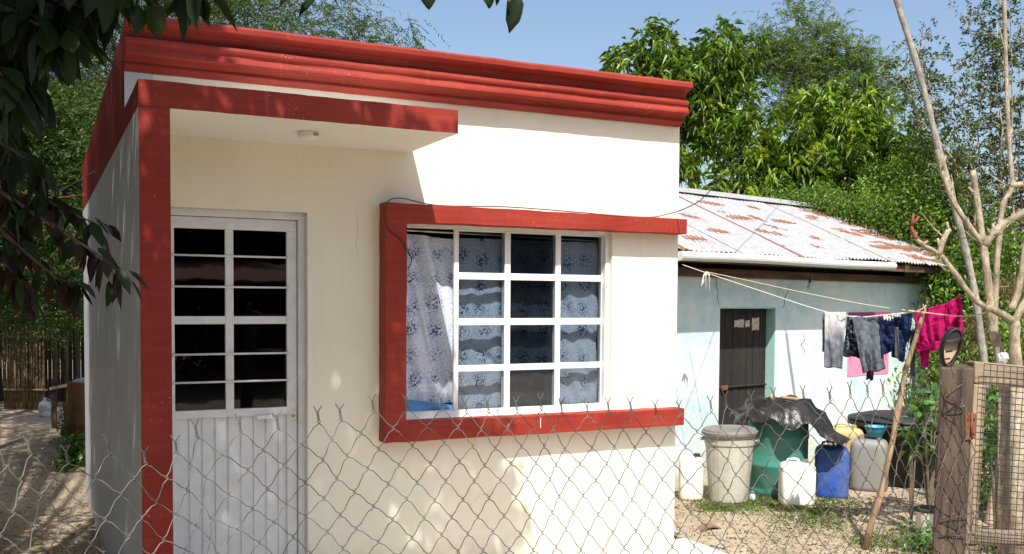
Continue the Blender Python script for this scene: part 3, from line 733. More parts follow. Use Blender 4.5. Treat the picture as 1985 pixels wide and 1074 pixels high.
for (px, py, q) in ((187, 333, (90, 371)), (164, 378, (108, 382))):
    d = ray(px, py); h = CAM+d*((X0-CAM.x)/d.x); e = h+Vector((-.62, -.15, -.30 if q[1] < 380 else -.02))
    mb = MB(); ring = [h+Vector((-.01-.012*math.sin(t), .0, .012*math.cos(t))) for t in [k*.6 for k in range(11)]]
    mb.tube([h+Vector((.02, 0, 0)), h+Vector((-.01, 0, 0))]+ring, .005, 5); mb.tube([h+Vector((-.02, 0, 0)), (h+e)/2+Vector((0, 0, -.05)), e], .0055, 5)
    tag(build('tie_wire', mb, M['palebark'] if py == 333 else M['rust'], smooth=True), 'pale wire looped through a hook in the red side wall, upper of two' if py == 333 else 'straight reddish rod sticking out of the side wall below the wire hook', 'wire' if py == 333 else 'rod')

# ------------------------------------------------------------------ the teal shack behind
P0 = Vector((5.031, 1.938, 0)); ANG = R(14)
shack = thing('shack', 'low pale teal shack with a rusting corrugated iron roof and dark door', 'shack', P0, ANG)
SH = MW[shack.name]; SHI = SH.inverted(); dS = Vector((math.cos(ANG), math.sin(ANG), 0)); nS = Vector((-math.sin(ANG), math.cos(ANG), 0))
def onS(px, py, off=0.0):                              # local point of the plane off metres behind the shack's front
    r = ray(px, py); Q = P0+nS*off; t = (Q-CAM).dot(nS)/r.dot(nS); return SHI @ (CAM+r*t)
hx0, hx1, hz = .555, 1.545, 1.785
mb = wall_holes(-.62, 4.92, -.5, 2.10, 0, .2, [(hx0, hx1, -.02, hz)])
build('front_wall', mb, M['teal'], shack, local=shack)
mb = MB(); mb.box((4.72, .2, -.5), (4.92, 3.3, 2.26)); mb.add([(4.92, .2, 2.26), (4.92, 3.1, 2.26), (4.92, 1.6, 3.1), (4.72, .2, 2.26), (4.72, 3.1, 2.26), (4.72, 1.6, 3.1)], [(0, 1, 2), (3, 5, 4), (0, 2, 5, 3), (1, 4, 5, 2)])
build('gable_wall', mb, M['teal'], shack, local=shack)
mb = MB(); mb.box((-.62, 3.1, -.5), (4.72, 3.3, 2.26)); build('back_wall', mb, M['teal'], shack, local=shack)
mb = MB(); mb.v = [Vector((x, y, z)) for x in (-.50, -.48) for y, z in ((-.30, 2.06), (3.28, 2.06), (3.28, 2.42), (1.62, 3.17), (-.30, 2.32))]; mb.f = [(4, 3, 2, 1, 0), (5, 6, 7, 8, 9), (0, 5, 9, 4), (0, 1, 6, 5)]; mb.mi = [0]*4; build('gable_board', mb, M['darkwood'], shack, local=shack)
mb = MB(); mb.box((-.62, .2, -.5), (-.45, 3.1, 2.06)); build('left_wall', mb, M['teal'], shack, local=shack)
mb = MB(); mb.box((-.45, .205, 2.06), (4.7, .24, 2.50)); build('eave_gap_shade', mb, M['shade_boards'], shack, local=shack)  # dark panel added behind the eave gap to look like shade
mb = MB()                                              # painted jambs and lintel soffit of the doorway
mb.box((hx1-.012, .004, 0), (hx1-.001, .19, hz-.012)); mb.box((hx0, .004, hz-.012), (hx1-.001, .19, hz-.001)); build('door_jamb', mb, M['jamb'], shack, local=shack)
# cracks in the plaster
for pts in ([(1389, 533), (1388, 552), (1392, 566), (1391, 578), (1394, 592)], [(1529, 552), (1527, 568), (1521, 578), (1520, 592), (1515, 598)], [(1556, 645), (1560, 660), (1552, 668), (1560, 680), (1556, 690)], [(1606, 735), (1612, 750), (1609, 765), (1620, 785)], [(1352, 895), (1362, 880), (1372, 868)]):
    mb = MB(); q = [onS(x, y, -.0005) for x, y in pts]; mb.tube(q, [.003]+[.005]*(len(q)-2)+[.002], 4); build('crack', mb, M['darkwood'], shack, local=shack)
sd = MB(); sd.box((hx0+.004, .13, .0), (hx1-.016, .142, hz-.014)); sdoor = build('door', sd, M['doorwood'], shack, local=shack)
npl = 8; wpl = (hx1-.016-hx0-.004)/npl
for k in range(npl):
    a = hx0+.004+k*wpl; mb = MB(); mb.box((a+.004, .112+random.uniform(0, .004), .005), (a+wpl-.004, .1295, hz-.02)); build('plank', mb, M['doorwood'], sdoor, local=shack, bevel=.003, bseg=1)
z_ = onS(1440, 748, .11).z
mb = MB(); mb.tube([(hx0+.01, .10, z_), (hx1-.03, .10, z_)], .012, 6); build('door_bar', mb, M['doorwood'], sdoor, local=shack)
q = onS(1402, 751, .10); mb = MB(); mb.box((q.x-.045, .075, q.z-.03), (q.x+.05, .099, q.z+.02)); build('latch', mb, M['rust'], sdoor, local=shack, bevel=.004)
for (a, b, c, d) in ((1424, 621, 1431, 634), (1432, 619, 1442, 635), (1445, 621, 1453, 634), (1458, 616, 1471, 640)):
    A, B = onS(a, b, .11), onS(c, d, .11); mb = MB(); k = [(0, 0), (.4, .04), (1, -.02), (1.02, .5), (.96, 1), (.5, .95), (.02, 1.03), (-.03, .5)]
    mb.add([(A.x+(B.x-A.x)*u, .110, A.z+(B.z-A.z)*v) for u, v in k], [tuple(range(8))]); build('paper_scrap', mb, M['paper'], sdoor, local=shack, solid=.002)
# timber under the eave
mb = MB(); mb.box((-.55, -.06, 2.102), (4.62, .06, 2.19)); build('wall_plate', mb, M['darkwood'], shack, local=shack, bevel=.006)
EY, EZ, RY, RZ = -.37, 2.335, 1.63, 3.235
def slope(y): return EZ+(RZ-EZ)*(y-EY)/(RY-EY)
for x in (-.2, .78, 1.2, 2.1, 2.95, 3.8, 4.6):
    mb = MB(); w_ = .045
    for s in (-w_, w_):
        mb.v += [Vector((x+s, EY+.05, slope(EY+.05)-.13)), Vector((x+s, RY, RZ-.13)), Vector((x+s, RY, RZ-.035)), Vector((x+s, EY+.05, slope(EY+.05)-.035))]
    mb.f += [(3, 2, 1, 0), (4, 5, 6, 7), (0, 1, 5, 4), (1, 2, 6, 5), (2, 3, 7, 6), (3, 0, 4, 7)]; mb.mi += [0]*6
    build('rafter', mb, M['darkwood'], shack, local=shack)
mb = MB(); mb.box((-.55, EY+.07, EZ-.105), (5.0, EY+.11, EZ-.03)); build('fascia_board', mb, M['darkwood'], shack, local=shack, bevel=.004)
for y in (.15, .75, 1.35):
    mb = MB(); mb.box((-.55, y, slope(y)-.04), (5.12, y+.05, slope(y)-.012)); build('batten', mb, M['darkwood'], shack, local=shack)
# corrugated sheets; the y texture axis is the length up the slope
SLN = math.hypot(RY-EY, RZ-EZ)
SHW = .945
def sheet(k, side):
    mb = MB(); U = []; x0 = -.46+k*SHW-.03; x1 = x0+SHW+.06; n = int((x1-x0)/.0095); lift = .004*(k % 2)
    ends = [0, .3, .62, 1]
    dz = random.uniform(-.004, .006); ex = random.uniform(-.03, .03) if k < 5 else .02
    for v in ends:
        for i in range(n+1):
            x = x0+(x1-x0)*i/n; y = (EY-ex*(v == 0))+(RY-EY)*v; z = slope(y)+.010*math.sin(2*math.pi*x/.076)+lift+dz*(1-v)+.006*math.sin(9*x+v*5)
            if side: y = 2*RY-y
            mb.v.append(Vector((x, y, z))); U.append((x, v*SLN+(side*7)))
    for j in range(3):
        for i in range(n):
            a = j*(n+1)+i; f = (a, a+1, a+n+2, a+n+1); mb.f.append(f if not side else f[::-1]); mb.mi.append(0)
    build('roof_sheet', mb, M['roof'], shack, local=shack, smooth=True, uvs=U)
for k in range(6):
    sheet(k, 0); sheet(k, 1)
mb = MB(); nn = 12; pr = [(-.17, -.055), (-.05, .018), (0, .030), (.05, .018), (.17, -.055)]
for x in (-.45, 1.2, 3.0, 5.10):
    for a, b in pr: mb.v.append(Vector((x, RY+a, RZ+b+.012)))
for i in range(3):
    for j in range(4): a = i*5+j; mb.f.append((a, a+1, a+6, a+5)); mb.mi.append(0)
build('ridge_cap', mb, M['ridge'], shack, local=shack, solid=.004)
# plastic pipe gutter with a capped end
g0, g1 = -.55, 3.36; mb = MB(); gy, gzv = EY-.012, EZ-.052
prg = [(.046*math.cos(a), .046*math.sin(a)) for a in [2*math.pi*k/14 for k in range(14)]]
for i in range(13):
    x = g0+(g1-g0)*i/12
    for a, b in prg: mb.v.append(Vector((x, gy+a, gzv+b+.004*math.sin(x*2.3))))
for i in range(12):
    for k in range(14): a = i*14+k; b = i*14+(k+1) % 14; mb.f.append((a, b, b+14, a+14)); mb.mi.append(0)
mb.f.append(tuple(12*14+k for k in range(14))); mb.mi.append(0); mb.f.append(tuple(range(14))[::-1]); mb.mi.append(0)
build('gutter', mb, M['pvc'], shack, local=shack, smooth=False)
def on_shack(mb): return MB()
# pink poster
A, B = onS(1645, 606, -.006), onS(1722, 724, -.006)
po = thing('poster', 'pink paper notice with small print stuck on the teal wall behind the washing', 'poster', SH @ Vector(((A.x+B.x)/2, -.004, B.z)), ANG)
mb = MB(); mb.add([(A.x, -.004, B.z), (B.x, -.004, B.z), (B.x, -.005, A.z), (A.x, -.005, A.z)], [(0, 1, 2, 3)])
for i, v in enumerate(mb.v): mb.v[i] = SH @ v
build('sheet', mb, M['pink'], po, solid=.0015)
mb = MB()
for sx in (.05, .915):
    for k in range(9):
        z = B.z+.18+k*.022; x = A.x+(B.x-A.x)*sx; w2 = random.choice((.012, .018, .022)); mb.add([(x, -.0078, z), (x+w2, -.0078, z), (x+w2, -.0078, z+.012), (x, -.0078, z+.012)], [(0, 1, 2, 3)])
for i, v in enumerate(mb.v): mb.v[i] = SH @ v
tag(build('print', mb, M['darkpink'], po), kind='stuff')
mb = MB(); mb.add([(A.x-.002, -.0085, A.z-.07), (B.x+.002, -.0085, A.z-.07), (B.x+.002, -.009, A.z+.004), (A.x-.002, -.009, A.z+.004)], [(0, 1, 2, 3)])
for i, v in enumerate(mb.v): mb.v[i] = SH @ v
build('shaded_top_strip', mb, M['darkpink'], po)  # shade on the top of the poster, painted as a darker strip
# bare bulb
q = SH @ onS(1570, 548, -.16)
bl = thing('light_bulb', 'small clear light bulb hanging from the eave of the teal shack', 'light bulb', q)
mb = MB(); mb.tube([q+Vector((0, 0, .25)), q+Vector((0, 0, .04))], .004, 5); build('flex', mb, M['blackwire'], bl)
mb = MB(); mb.lathe([(.012, .05), (.016, .03), (.016, .0)], q, 12); build('socket', mb, M['blackwire'], bl)
mb = MB(); mb.lathe([(.012, 0), (.016, -.015), (.030, -.04), (.032, -.055), (.024, -.075), (.006, -.084)], q, 16); build('glass', mb, M['clearjug'], bl, smooth=True)

# ------------------------------------------------------------------ things standing in the yard
def ground_at(px, py, sink=0.0):
    r = ray(px, py); t = 1.0
    while t < 60:
        p = CAM+r*t
        if p.z < gz(p.x, p.y)-sink: return p
        t += .02
    return CAM+r*60
VD = lambda px: Vector((ray(px, 600).x, ray(px, 600).y, 0)).normalized()
def stand(px, py, r): p = ground_at(px, py)+VD(px)*r; p.z = gz(p.x, p.y); return p   # base centre of something whose front edge touches there
def sq(n): return lambda a, z: (abs(math.cos(a))**n+abs(math.sin(a))**n)**(-1/n)
def jerrycan(name, label, px, py, hw, hd, h, mat, rz=0, capmat=None, cap=True, dz=0, groove=False, group=None):
    p = stand(px, py, hd*.8); p.z += dz; t = thing(name, label, 'jerrycan', p, 0, 'plastic water cans in the yard')
    mb = MB(); f = sq(4.5)
    pr = [(.90, 0), (.97, .012), (1, .05), (.985, h*.32), (1.0, h*.36), (1, h*.60), (.975, h*.64), (1.0, h*.68), (1, h*.80), (.97, h*.86), (.88, h*.915), (.74, h*.945), (.5, h*.955), (.2, h*.957), (.02, h*.957)] if groove else \
         [(.90, 0), (.97, .012), (1, .05), (1.01, h*.45), (1, h*.80), (.965, h*.87), (.87, h*.93), (.74, h*.955), (.5, h*.962), (.2, h*.965), (.02, h*.965)]
    mb.lathe(pr, p, 40, hw, hd, fn=lambda a, z: f(a, z)*(1+.012*math.sin(3*a+z*9)))
    if groove:
        mb2 = MB()
    mb.rot(rz, p); build('body', mb, mat, t, smooth=True)
    if cap:
        c = p+Vector((hw*.45, 0, h*.955)); mb = MB(); mb.lathe([(.030, 0), (.032, .004), (.032, .028), (.028, .033), (.004, .034)], c, 18); mb.rot(rz, p); build('cap', mb, capmat or M['lidgrey'], t)
    mb = MB(); a = p+Vector((-hw*.62, 0, h*.945)); b = p+Vector((hw*.12, 0, h*.945)); q = [a, a+Vector((.012, 0, .035)), (a+b)/2+Vector((0, 0, .045)), b+Vector((-.012, 0, .035)), b]
    mb.tube(q, .011, 8); mb.rot(rz, p); build('handle', mb, mat, t, smooth=True)
    if groove:
        for k in (-.5, 0, .5):
            mb = MB(); mb.box((p.x+hw*k-.012, p.y-hd*1.0-.004, p.z+h*.70), (p.x+hw*k+.012, p.y-hd*.94, p.z+h*.90)); mb.rot(rz, p); build('rib', mb, mat, t, bevel=.006)
    return t
YAW_V = lambda px: -math.atan2(VD(px).x, VD(px).y)      # turn that faces the camera

# grey rubbish bin with lid
p = stand(1412, 978, .2); t = thing('rubbish_bin', 'beige grey ribbed plastic bin with a dark flat lid in front of the green drum', 'bin', p)
mb = MB(); rib = lambda a, z: 1+(.010 if (z-p.z*0 < .56 and math.cos(a*14) > .55) else 0)
mb.lathe([(.170, 0), (.178, .008), (.205, .30), (.222, .535), (.232, .545), (.236, .60), (.226, .605), (.240, .615), (.242, .655), (.236, .66)], p, 84, fn=rib); build('body', mb, M['trashgrey'], t, smooth=False)
mb = MB(); mb.lathe([(.246, .640), (.262, .645), (.264, .668), (.250, .674), (.244, .690), (.225, .692), (.20, .684), (.05, .680), (.005, .682)], p+Vector((.0, 0, -.004)), 48); 
for v in mb.v: v.z += .03*(v.x-p.x)
lid = build('lid', mb, M['lidgrey'], t, smooth=False)
for s in (-1, 1):
    mb = MB(); c = p+Vector((s*.238, 0, .58)); mb.tube([c+Vector((0, -.05, .0)), c+Vector((s*.03, -.03, 0)), c+Vector((s*.03, .03, 0)), c+Vector((0, .05, 0))], .010, 6); mb.rot(YAW_V(1412), p); build('handle', mb, M['trashgrey'], t, smooth=True)
# green drum, black sheet, sticks
p = stand(1506, 966, .27); dp = p.copy(); t = thing('drum', 'dark green plastic drum half covered by crumpled black sheeting', 'drum', p)
mb = MB(); mb.lathe([(.270, 0), (.285, .02), (.288, .06), (.282, .075), (.288, .09), (.288, .27), (.296, .285), (.296, .31), (.288, .325), (.289, .55), (.297, .565), (.297, .59), (.289, .605), (.287, .80), (.276, .85), (.26, .86), (.02, .86)], p, 56); build('body', mb, M['greendrum'], t, smooth=True)
from mathutils import noise
def tarp(rr, aa):
    a = aa*2*math.pi; dirx = Vector((math.cos(a), math.sin(a), 0)); 
    rg = -YAW_V(1506); vr = Vector((math.cos(rg), -math.sin(rg), 0)); s = dirx.dot(vr)       # towards the right of the view
    Rm = .52+.30*max(0, s)**1.5+.03*math.sin(5*a)+.05*math.sin(9*a+1)+(.05 if s < -.5 else 0)
    r = rr*Rm; rd = .27
    if r < rd+.03: x = r; z = .905+.015*math.sin(7*a)*r/rd
    else:
        e = r-rd-.03; out = .30+.25*max(0, s); x = rd+.035+e*(.22+out*.8+.10*math.sin(6*a+2)); z = .905-e*(.80-.10*max(0, s))
    q = dp+dirx*x; n = noise.noise(Vector((q.x*5, q.y*5, z*5)))*.05+(.5-abs(noise.noise(Vector((q.x*9, q.y*9, z*4)))))*.035
    n = max(n, -.012) if r < rd+.12 else n+.006; return q.x+dirx.x*n, q.y+dirx.y*n, dp.z+z+n*.8+.02*math.sin(r*20+s*3)
mb = MB()
for j in range(30):
    for k in range(72): mb.v.append(Vector(tarp((j+.05)/29, k/72)))
for j in range(29):
    for k in range(72): a = j*72+k; b = j*72+(k+1) % 72; mb.f.append((a, b, b+72, a+72)); mb.mi.append(0)
mb.f.append(tuple(range(72))[::-1]); mb.mi.append(0)
tag(build('plastic_sheet', mb, M['tarp'], smooth=True, solid=.003), 'crumpled black plastic sheet draped over the green drum, hanging to its right', 'tarpaulin')
def stick(name, pts, rs, mat, label, cat, n=8):
    mb = MB(); mb.tube(pts, rs, n); return tag(build(name, mb, mat, smooth=True), label, cat)
D_ = (dp-CAM).dot(ray(1506, 661).normalized())/1.0
zt = dp.z+.90
def top(px, py): d = ray(px, py); return CAM+d*((zt-CAM.z)/d.z)
c = dp+Vector((-.14, -.10, .90)); stick('stick', [c+Vector((-.03, .02, .085)), c+Vector((0, 0, .03)), c+Vector((.03, -.05, -.03))], [.022, .024, .02], M['stick'], 'short peeled wood stub standing on the left of the black sheet', 'stick')
c = dp+Vector((.13, -.06, .915)); stick('stick', [c+Vector((-.10, .06, .03)), c+Vector((0, 0, .015)), c+Vector((.11, -.06, -.005))], [.016, .02, .016], M['stick'], 'thin pale stick lying on the right of the black sheet', 'stick')
# jerrycans
jerrycan('jerrycan', 'yellowed white jerrycan at the house corner, left of the beige bin', 1339, 970, .115, .11, .42, M['whitejug'], YAW_V(1339)+.05, M['blacktub'])
jerrycan('jerrycan', 'bright white jerrycan standing alone in front between green drum and blue can', 1544, 981, .158, .12, .405, M['whitejug2'], YAW_V(1544)+.25, cap=True)
jerrycan('jerrycan', 'blue ribbed jerrycan, dusty towards the bottom', 1611, 966, .158, .13, .52, M['bluejug'], YAW_V(1611)+.1, M['bluejug'], groove=True)
gj = jerrycan('jerrycan', 'grey translucent jerrycan with a turquoise bowl on top', 1684, 953, .178, .15, .53, M['greyjug'], YAW_V(1684)-.1, M['lidgrey'])
yj = jerrycan('jerrycan', 'yellow stained jerrycan behind the blue and grey cans', 1638, 938, .185, .15, .60, M['yellowjug'], YAW_V(1638), M['yellowjug'])
g = Vector(gj.location); c = g+Vector((.045, -.03, .53))
mb = MB(); mb.lathe([(.040, .0), (.062, .008), (.095, .075), (.105, .105), (.110, .108), (.108, .112), (.100, .106), (.088, .075), (.058, .014), (.01, .012)], c, 32, close=True)
tag(build('bowl', mb, M['cyan'], smooth=True), 'turquoise plastic bowl set on the grey jerrycan', 'bowl')
# wide black tub
p = stand(1742, 946, .42); t = thing('tub', 'wide black plastic tub in the shade by the shack wall behind the grey can', 'tub', p)
mb = MB(); mb.lathe([(.40, 0), (.43, .02), (.48, .58), (.52, .60), (.53, .64), (.51, .65), (.49, .635), (.465, .60), (.40, .05), (.02, .045)], p, 48); build('body', mb, M['blacktub'], t, smooth=True)
mb = MB(); mb.lathe([(.505, .652), (.53, .655), (.52, .675), (.35, .715), (.12, .728), (.01, .73)], p, 48); build('lid', mb, M['blacktub'], t, smooth=True)
# small bottle, tile, stones, bucket
p = stand(1458, 972, .03); t = thing('bottle', 'little clear bottle with a blue cap in the grass at the drum foot', 'bottle', p)
mb = MB(); mb.lathe([(.028, 0), (.030, .01), (.030, .045), (.022, .062), (.012, .07)], p, 16); build('body', mb, M['clearjug'], t, smooth=True)
mb = MB(); mb.lathe([(.020, .066), (.021, .07), (.020, .09), (.003, .092)], p, 14); build('cap', mb, simple('sky_blue_cap', (.12, .25, .6), .4), t)
def rock(name, px, py, sx, sy, sz, mat, label, cat, seed=0, parent=None):
    p = stand(px, py, sy*.5); mb = MB(); n = 14; m = 9
    for j in range(m+1):
        for i in range(n):
            th = math.pi*j/m; a = 2*math.pi*i/n; d = Vector((math.sin(th)*math.cos(a), math.sin(th)*math.sin(a), math.cos(th)))
            k = 1+.45*noise.noise(d*1.6+Vector((seed*3.1, 0, 0))); mb.v.append(p+Vector((d.x*sx*k, d.y*sy*k, max(-.02, d.z*sz*k+sz*.35))))
    for j in range(m):
        for i in range(n): a = j*n+i; b = j*n+(i+1) % n; mb.f.append((a, a+n, b+n, b)); mb.mi.append(0)
    return tag(build(name, mb, mat), label, cat)
rock('stone', 1395, 1062, .06, .05, .03, M['stone'], 'flat pale stone in the dirt just right of the apron corner', 'stone', 4)
rock('stone', 1318, 1042, .05, .05, .045, M['stone'], 'small pale stone against the house corner on the apron edge', 'stone', 1)
p = stand(1372, 1032, .08); t = MB()
for v in (0, 1):
    for i in range(9): a = -1+2*i/8; t.v.append(p+Vector((a*.10+.03*v, v*.12-.06, .005+.035*(1-a*a))))
for i in range(8): t.f.append((i, i+1, i+10, i+9)); t.mi.append(0)
tag(build('roof_tile', t, M['tile'], solid=.012), 'broken clay roof tile lying curved side up in the dirt', 'roof tile')
p = stand(1800, 1042, .08); t = thing('bucket', 'white bucket with a torn black lid at the post foot', 'bucket', p)
mb = MB(); mb.lathe([(.085, 0), (.09, .01), (.105, .20), (.11, .215), (.10, .22), (.02, .222)], p, 28); build('body', mb, M['whitejug2'], t, smooth=True)
mb = MB(); mb.lathe([(.112, .20), (.118, .205), (.116, .225), (.01, .235)], p, 28, fn=lambda a, z: 1+.05*math.sin(3*a)); build('lid', mb, M['blacktub'], t, smooth=True)
# prop pole and washing
DP = 7.45
px_pole = [(1676, 1062), (1690, 1010), (1706, 965), (1719, 905), (1727, 870), (1733, 840), (1741, 795), (1743, 790), (1750, 745), (1757, 712), (1772, 665), (1784, 625), (1796, 590), (1801, 577)]
P = [at(x, y, DP+.006*i) for i, (x, y) in enumerate(px_pole)]; P[0].z = gz(P[0].x, P[0].y)-.03
rs = [.027, .024, .023, .021, .023, .020, .026, .020, .019, .022, .017, .017, .010, .005]
pole = stick('prop_pole', P, rs, M['polewood'], 'crooked peeled branch propping up the washing line', 'pole', 10)
mb = MB(); a = at(1787, 612, DP+.06); mb.tube([a, at(1794, 604, DP+.05), at(1789, 590, DP+.07)], [.013, .01, .006], 6)
tag(build('fork', mb, M['polewood'], pole), None)
def rope(pts, r, mat, label):
    P = [Vector(p) for p in pts]; return wirething('clothes_line', P, r, mat, label, 'clothes line', group='washing lines across the yard')
rope([at(1322, 513, 9.3), at(1372, 530, 8.9), at(1480, 566, 8.3), at(1598, 604, 7.75), at(1660, 614, 7.66), at(1700, 612, 7.6), at(1775, 603, 7.5), at(1795, 592, 7.46)], .0038, M['whiterope'], 'white cord carrying the jeans from the shack eave to the prop pole')
rope([at(1368, 527, 9.4), at(1450, 544, 8.9), at(1560, 568, 8.2), at(1680, 591, 7.75), at(1785, 605, 7.5), at(1866, 613, 7.2), at(1918, 605, 6.9)], .0045, M['rope'], 'twisted beige rope running past the prop pole to the pruned tree')
# knotted rag at the eave
mb = MB(); c = at(1370, 528, 9.2)
for k in range(5):
    a = k*1.3; mb.tube([c, c+Vector((.03*math.cos(a), .02*math.sin(a), -.03)), c+Vector((.05*math.cos(a+1), .02, -.09-.02*k))], [.012, .008, .003], 5)
tag(build('rag_knot', mb, M['whiterope']), 'frayed white rag knotted round the line under the shack eave', 'rag')
def patch(corn, D, folds, nu=26, nv=34, amp=.018, seed=0, wave=None, dD=0.0):
    """cloth hung between four picture corners at distance D, folds run down it"""
    (tl, tr, br, bl) = corn; mb = MB(); fwd = VD(1700)
    def fn(u, v):                                       # v = 0 bottom, 1 top
        x = (tl[0]*(1-u)+tr[0]*u)*v+(bl[0]*(1-u)+br[0]*u)*(1-v); y = (tl[1]*(1-u)+tr[1]*u)*v+(bl[1]*(1-u)+br[1]*u)*(1-v)
        if wave: x += wave(u, v)[0]; y += wave(u, v)[1]
        y += 1.5*math.sin(u*9+seed)*(1-v)
        q = at(x, y, D+dD); s = amp*(math.sin(2*math.pi*folds*u+seed+1.2*math.sin(3*v+seed))*(1.1-.6*v)+.7*noise.noise(Vector((u*4, v*5, seed)))+.4*noise.noise(Vector((u*11, v*13, seed+5))))
        return q+fwd*s
    mb.grid(fn, nu, nv, uv=True); return mb
def garment(name, label, cat, pieces, DD):
    t = thing(name, label, cat, at(pieces[0][1][3][0], pieces[0][1][3][1], DD))
    for nm, corn, mat, folds, amp, dD, wv in pieces:
        build(nm, patch(corn, DD, folds, amp=amp, seed=len(nm)+corn[0][0] % 7, wave=wv, dD=dD), M[mat], t, smooth=True, solid=.008)
    return t
garment('jeans', 'pale grey jeans turning slate towards the hem, leftmost on the line', 'jeans', [
    ('front_leg', ((1599, 605), (1640, 605), (1632, 714), (1598, 712)), 'jeans1', 1.6, .018, 0, None),
    ('back_leg', ((1595, 607), (1612, 607), (1606, 690), (1594, 680)), 'jeans2', 1, .01, .05, None)], 7.7)
garment('shirt', 'black shirt with a bluish print bunched between two pairs of jeans', 'shirt', [
    ('body', ((1644, 612), (1668, 612), (1674, 692), (1634, 688)), 'print', 2.2, .03, .03, None),
    ('hem', ((1634, 676), (1672, 684), (1672, 694), (1634, 690)), 'navyrib', 1, .01, .0, None)], 7.72)
garment('jeans', 'wide slate grey jeans leg hanging over a black strap', 'jeans', [
    ('front_leg', ((1651, 614), (1701, 613), (1716, 717), (1673, 723)), 'jeans2', 1.8, .02, 0, None),
    ('strap', ((1682, 700), (1695, 700), (1692, 737), (1679, 735)), 'navyrib', .8, .006, .03, None)], 7.64)
garment('sweatpants', 'navy tracksuit bottoms with white lettering-like print at the waist', 'trousers', [
    ('seat', ((1702, 615), (1769, 606), (1762, 660), (1710, 690)), 'navy', 2.4, .022, .02, None),
    ('front_leg', ((1712, 655), (1745, 640), (1752, 702), (1728, 690)), 'navy', 1.2, .022, -.02, lambda u, v: (6*math.sin(v*3), 0)),
    ('second_leg', ((1737, 640), (1763, 640), (1753, 682), (1748, 704)), 'navy', 1.0, .015, .0, None),
    ('waist_strap', ((1764, 640), (1774, 640), (1773, 729), (1765, 728)), 'navyrib', .6, .006, .01, None),
    ('lining', ((1735, 634), (1741, 634), (1744, 700), (1735, 690)), 'greylining', .6, .004, -.05, None)]
    +[('print_patch', ((1713+i*5, 612-i*.6), (1716.5+i*5, 611.6-i*.6), (1716+i*5, 620-i*.9+3*math.sin(i)), (1712.5+i*5, 618-i*.9)), 'whitepatch', .3, .001, -.045, None) for i in range(7)], 7.62)
garment('top', 'magenta fleece top hanging by its hem next to the prop pole', 'top', [
    ('body', ((1773, 605), (1836, 587), (1838, 674), (1777, 680)), 'magenta', 2.2, .025, .04, None),
    ('shoulder', ((1834, 588), (1862, 573), (1868, 655), (1832, 672)), 'magenta', 1.6, .03, .02, None),
    ('sleeve', ((1781, 672), (1802, 676), (1799, 712), (1788, 711)), 'magenta', 1, .012, .07, None),
    ('hem', ((1777, 664), (1838, 660), (1838, 676), (1778, 682)), 'magenta', 1, .008, .02, None)], 7.55)

# ------------------------------------------------------------------ pruned tree right of the line
def limb(mb, pts, D, rpx, n=9, dD=0):
    P = [Vector(at(x, y, D+dD*i)) for i, (x, y) in enumerate(pts)]; out = []; rr = []
    for i in range(len(P)-1):
        a, b, c, d = P[max(i-1, 0)], P[i], P[i+1], P[min(i+2, len(P)-1)]
        for s in range(4):
            t = s/4; out.append(.5*((2*b)+(c-a)*t+(2*a-5*b+4*c-d)*t*t+(3*b-a-3*c+d)*t**3)); rr.append((rpx[0]+(rpx[1]-rpx[0])*(i+t)/(len(P)-1))/F_PX*D*(1+.09*math.sin(7*i+9*t)+.06*noise.noise(Vector((i*3+t*5, 0, D)))))
    out.append(P[-1]); rr.append(rpx[1]/F_PX*D); mb.tube(out, rr, n)
pt = thing('pruned_tree', 'pale barked tree cut back to bare forking limbs beside the wire gate', 'tree', Vector((at(1945, 720, 6.9).x, at(1945, 720, 6.9).y, -.05)))
mb = MB(); b0 = at(1948, 760, 6.9); mb.tube([Vector((b0.x+.05, b0.y, -.15)), Vector((b0.x+.02, b0.y, .4)), b0], [.048, .045, .042], 10)
limb(mb, [(1948, 760), (1938, 690), (1926, 640), (1921, 600), (1913, 530), (1906, 472)], 6.9, (10.5, 7)); build('trunk', mb, M['palebark'], pt, smooth=True)
for pts, r in (([(1907, 478), (1880, 440), (1848, 390), (1826, 332), (1816, 290)], (6, 4)), ([(1906, 475), (1896, 400), (1886, 330)], (6.6, 5.2)), ([(1906, 476), (1938, 440), (1985, 411), (2060, 370)], (8, 6)),
               ([(1928, 650), (1930, 560), (1938, 440), (1946, 392), (1962, 358), (1956, 275), (1950, 120), (1945, -60)], (6.3, 3.4)), ([(1958, 360), (1992, 356), (2040, 352)], (6, 5)),
               ([(1922, 603), (1886, 577), (1850, 528), (1822, 494), (1795, 478), (1774, 462)], (6, 3.6)), ([(1820, 494), (1829, 465), (1840, 444)], (6, 5)),
               ([(1776, 463), (1768, 445), (1767, 432)], (4.5, 2.5))):
    mb = MB(); limb(mb, pts, 6.9, r)
    for _t in range(11 if len(pts) > 3 else 4):
        i_ = random.randrange(len(pts)-1); f_ = random.random(); q_ = at(pts[i_][0]*(1-f_)+pts[i_+1][0]*f_, pts[i_][1]*(1-f_)+pts[i_+1][1]*f_, 6.9); dd_ = Vector((random.gauss(0, 1), random.gauss(0, 1), random.gauss(.5, .7))).normalized(); l_ = random.choice((.035, .05, random.uniform(.12, .34)))
        mb.tube([q_, q_+dd_*l_*.5, q_+dd_*l_+Vector((0, 0, .03))], [.006, .004, .0015] if l_ > .09 else [.014, .012, .009], 5)
    build('limb', mb, M['rust'] if pts[0] == (1776, 463) else M['palebark'], pt, smooth=True)
pt2 = thing('pruned_tree', 'second pale trunk at the right edge of the photo, behind the gate rail', 'tree', Vector((at(1972, 730, 6.75).x, at(1972, 730, 6.75).y, -.05)))
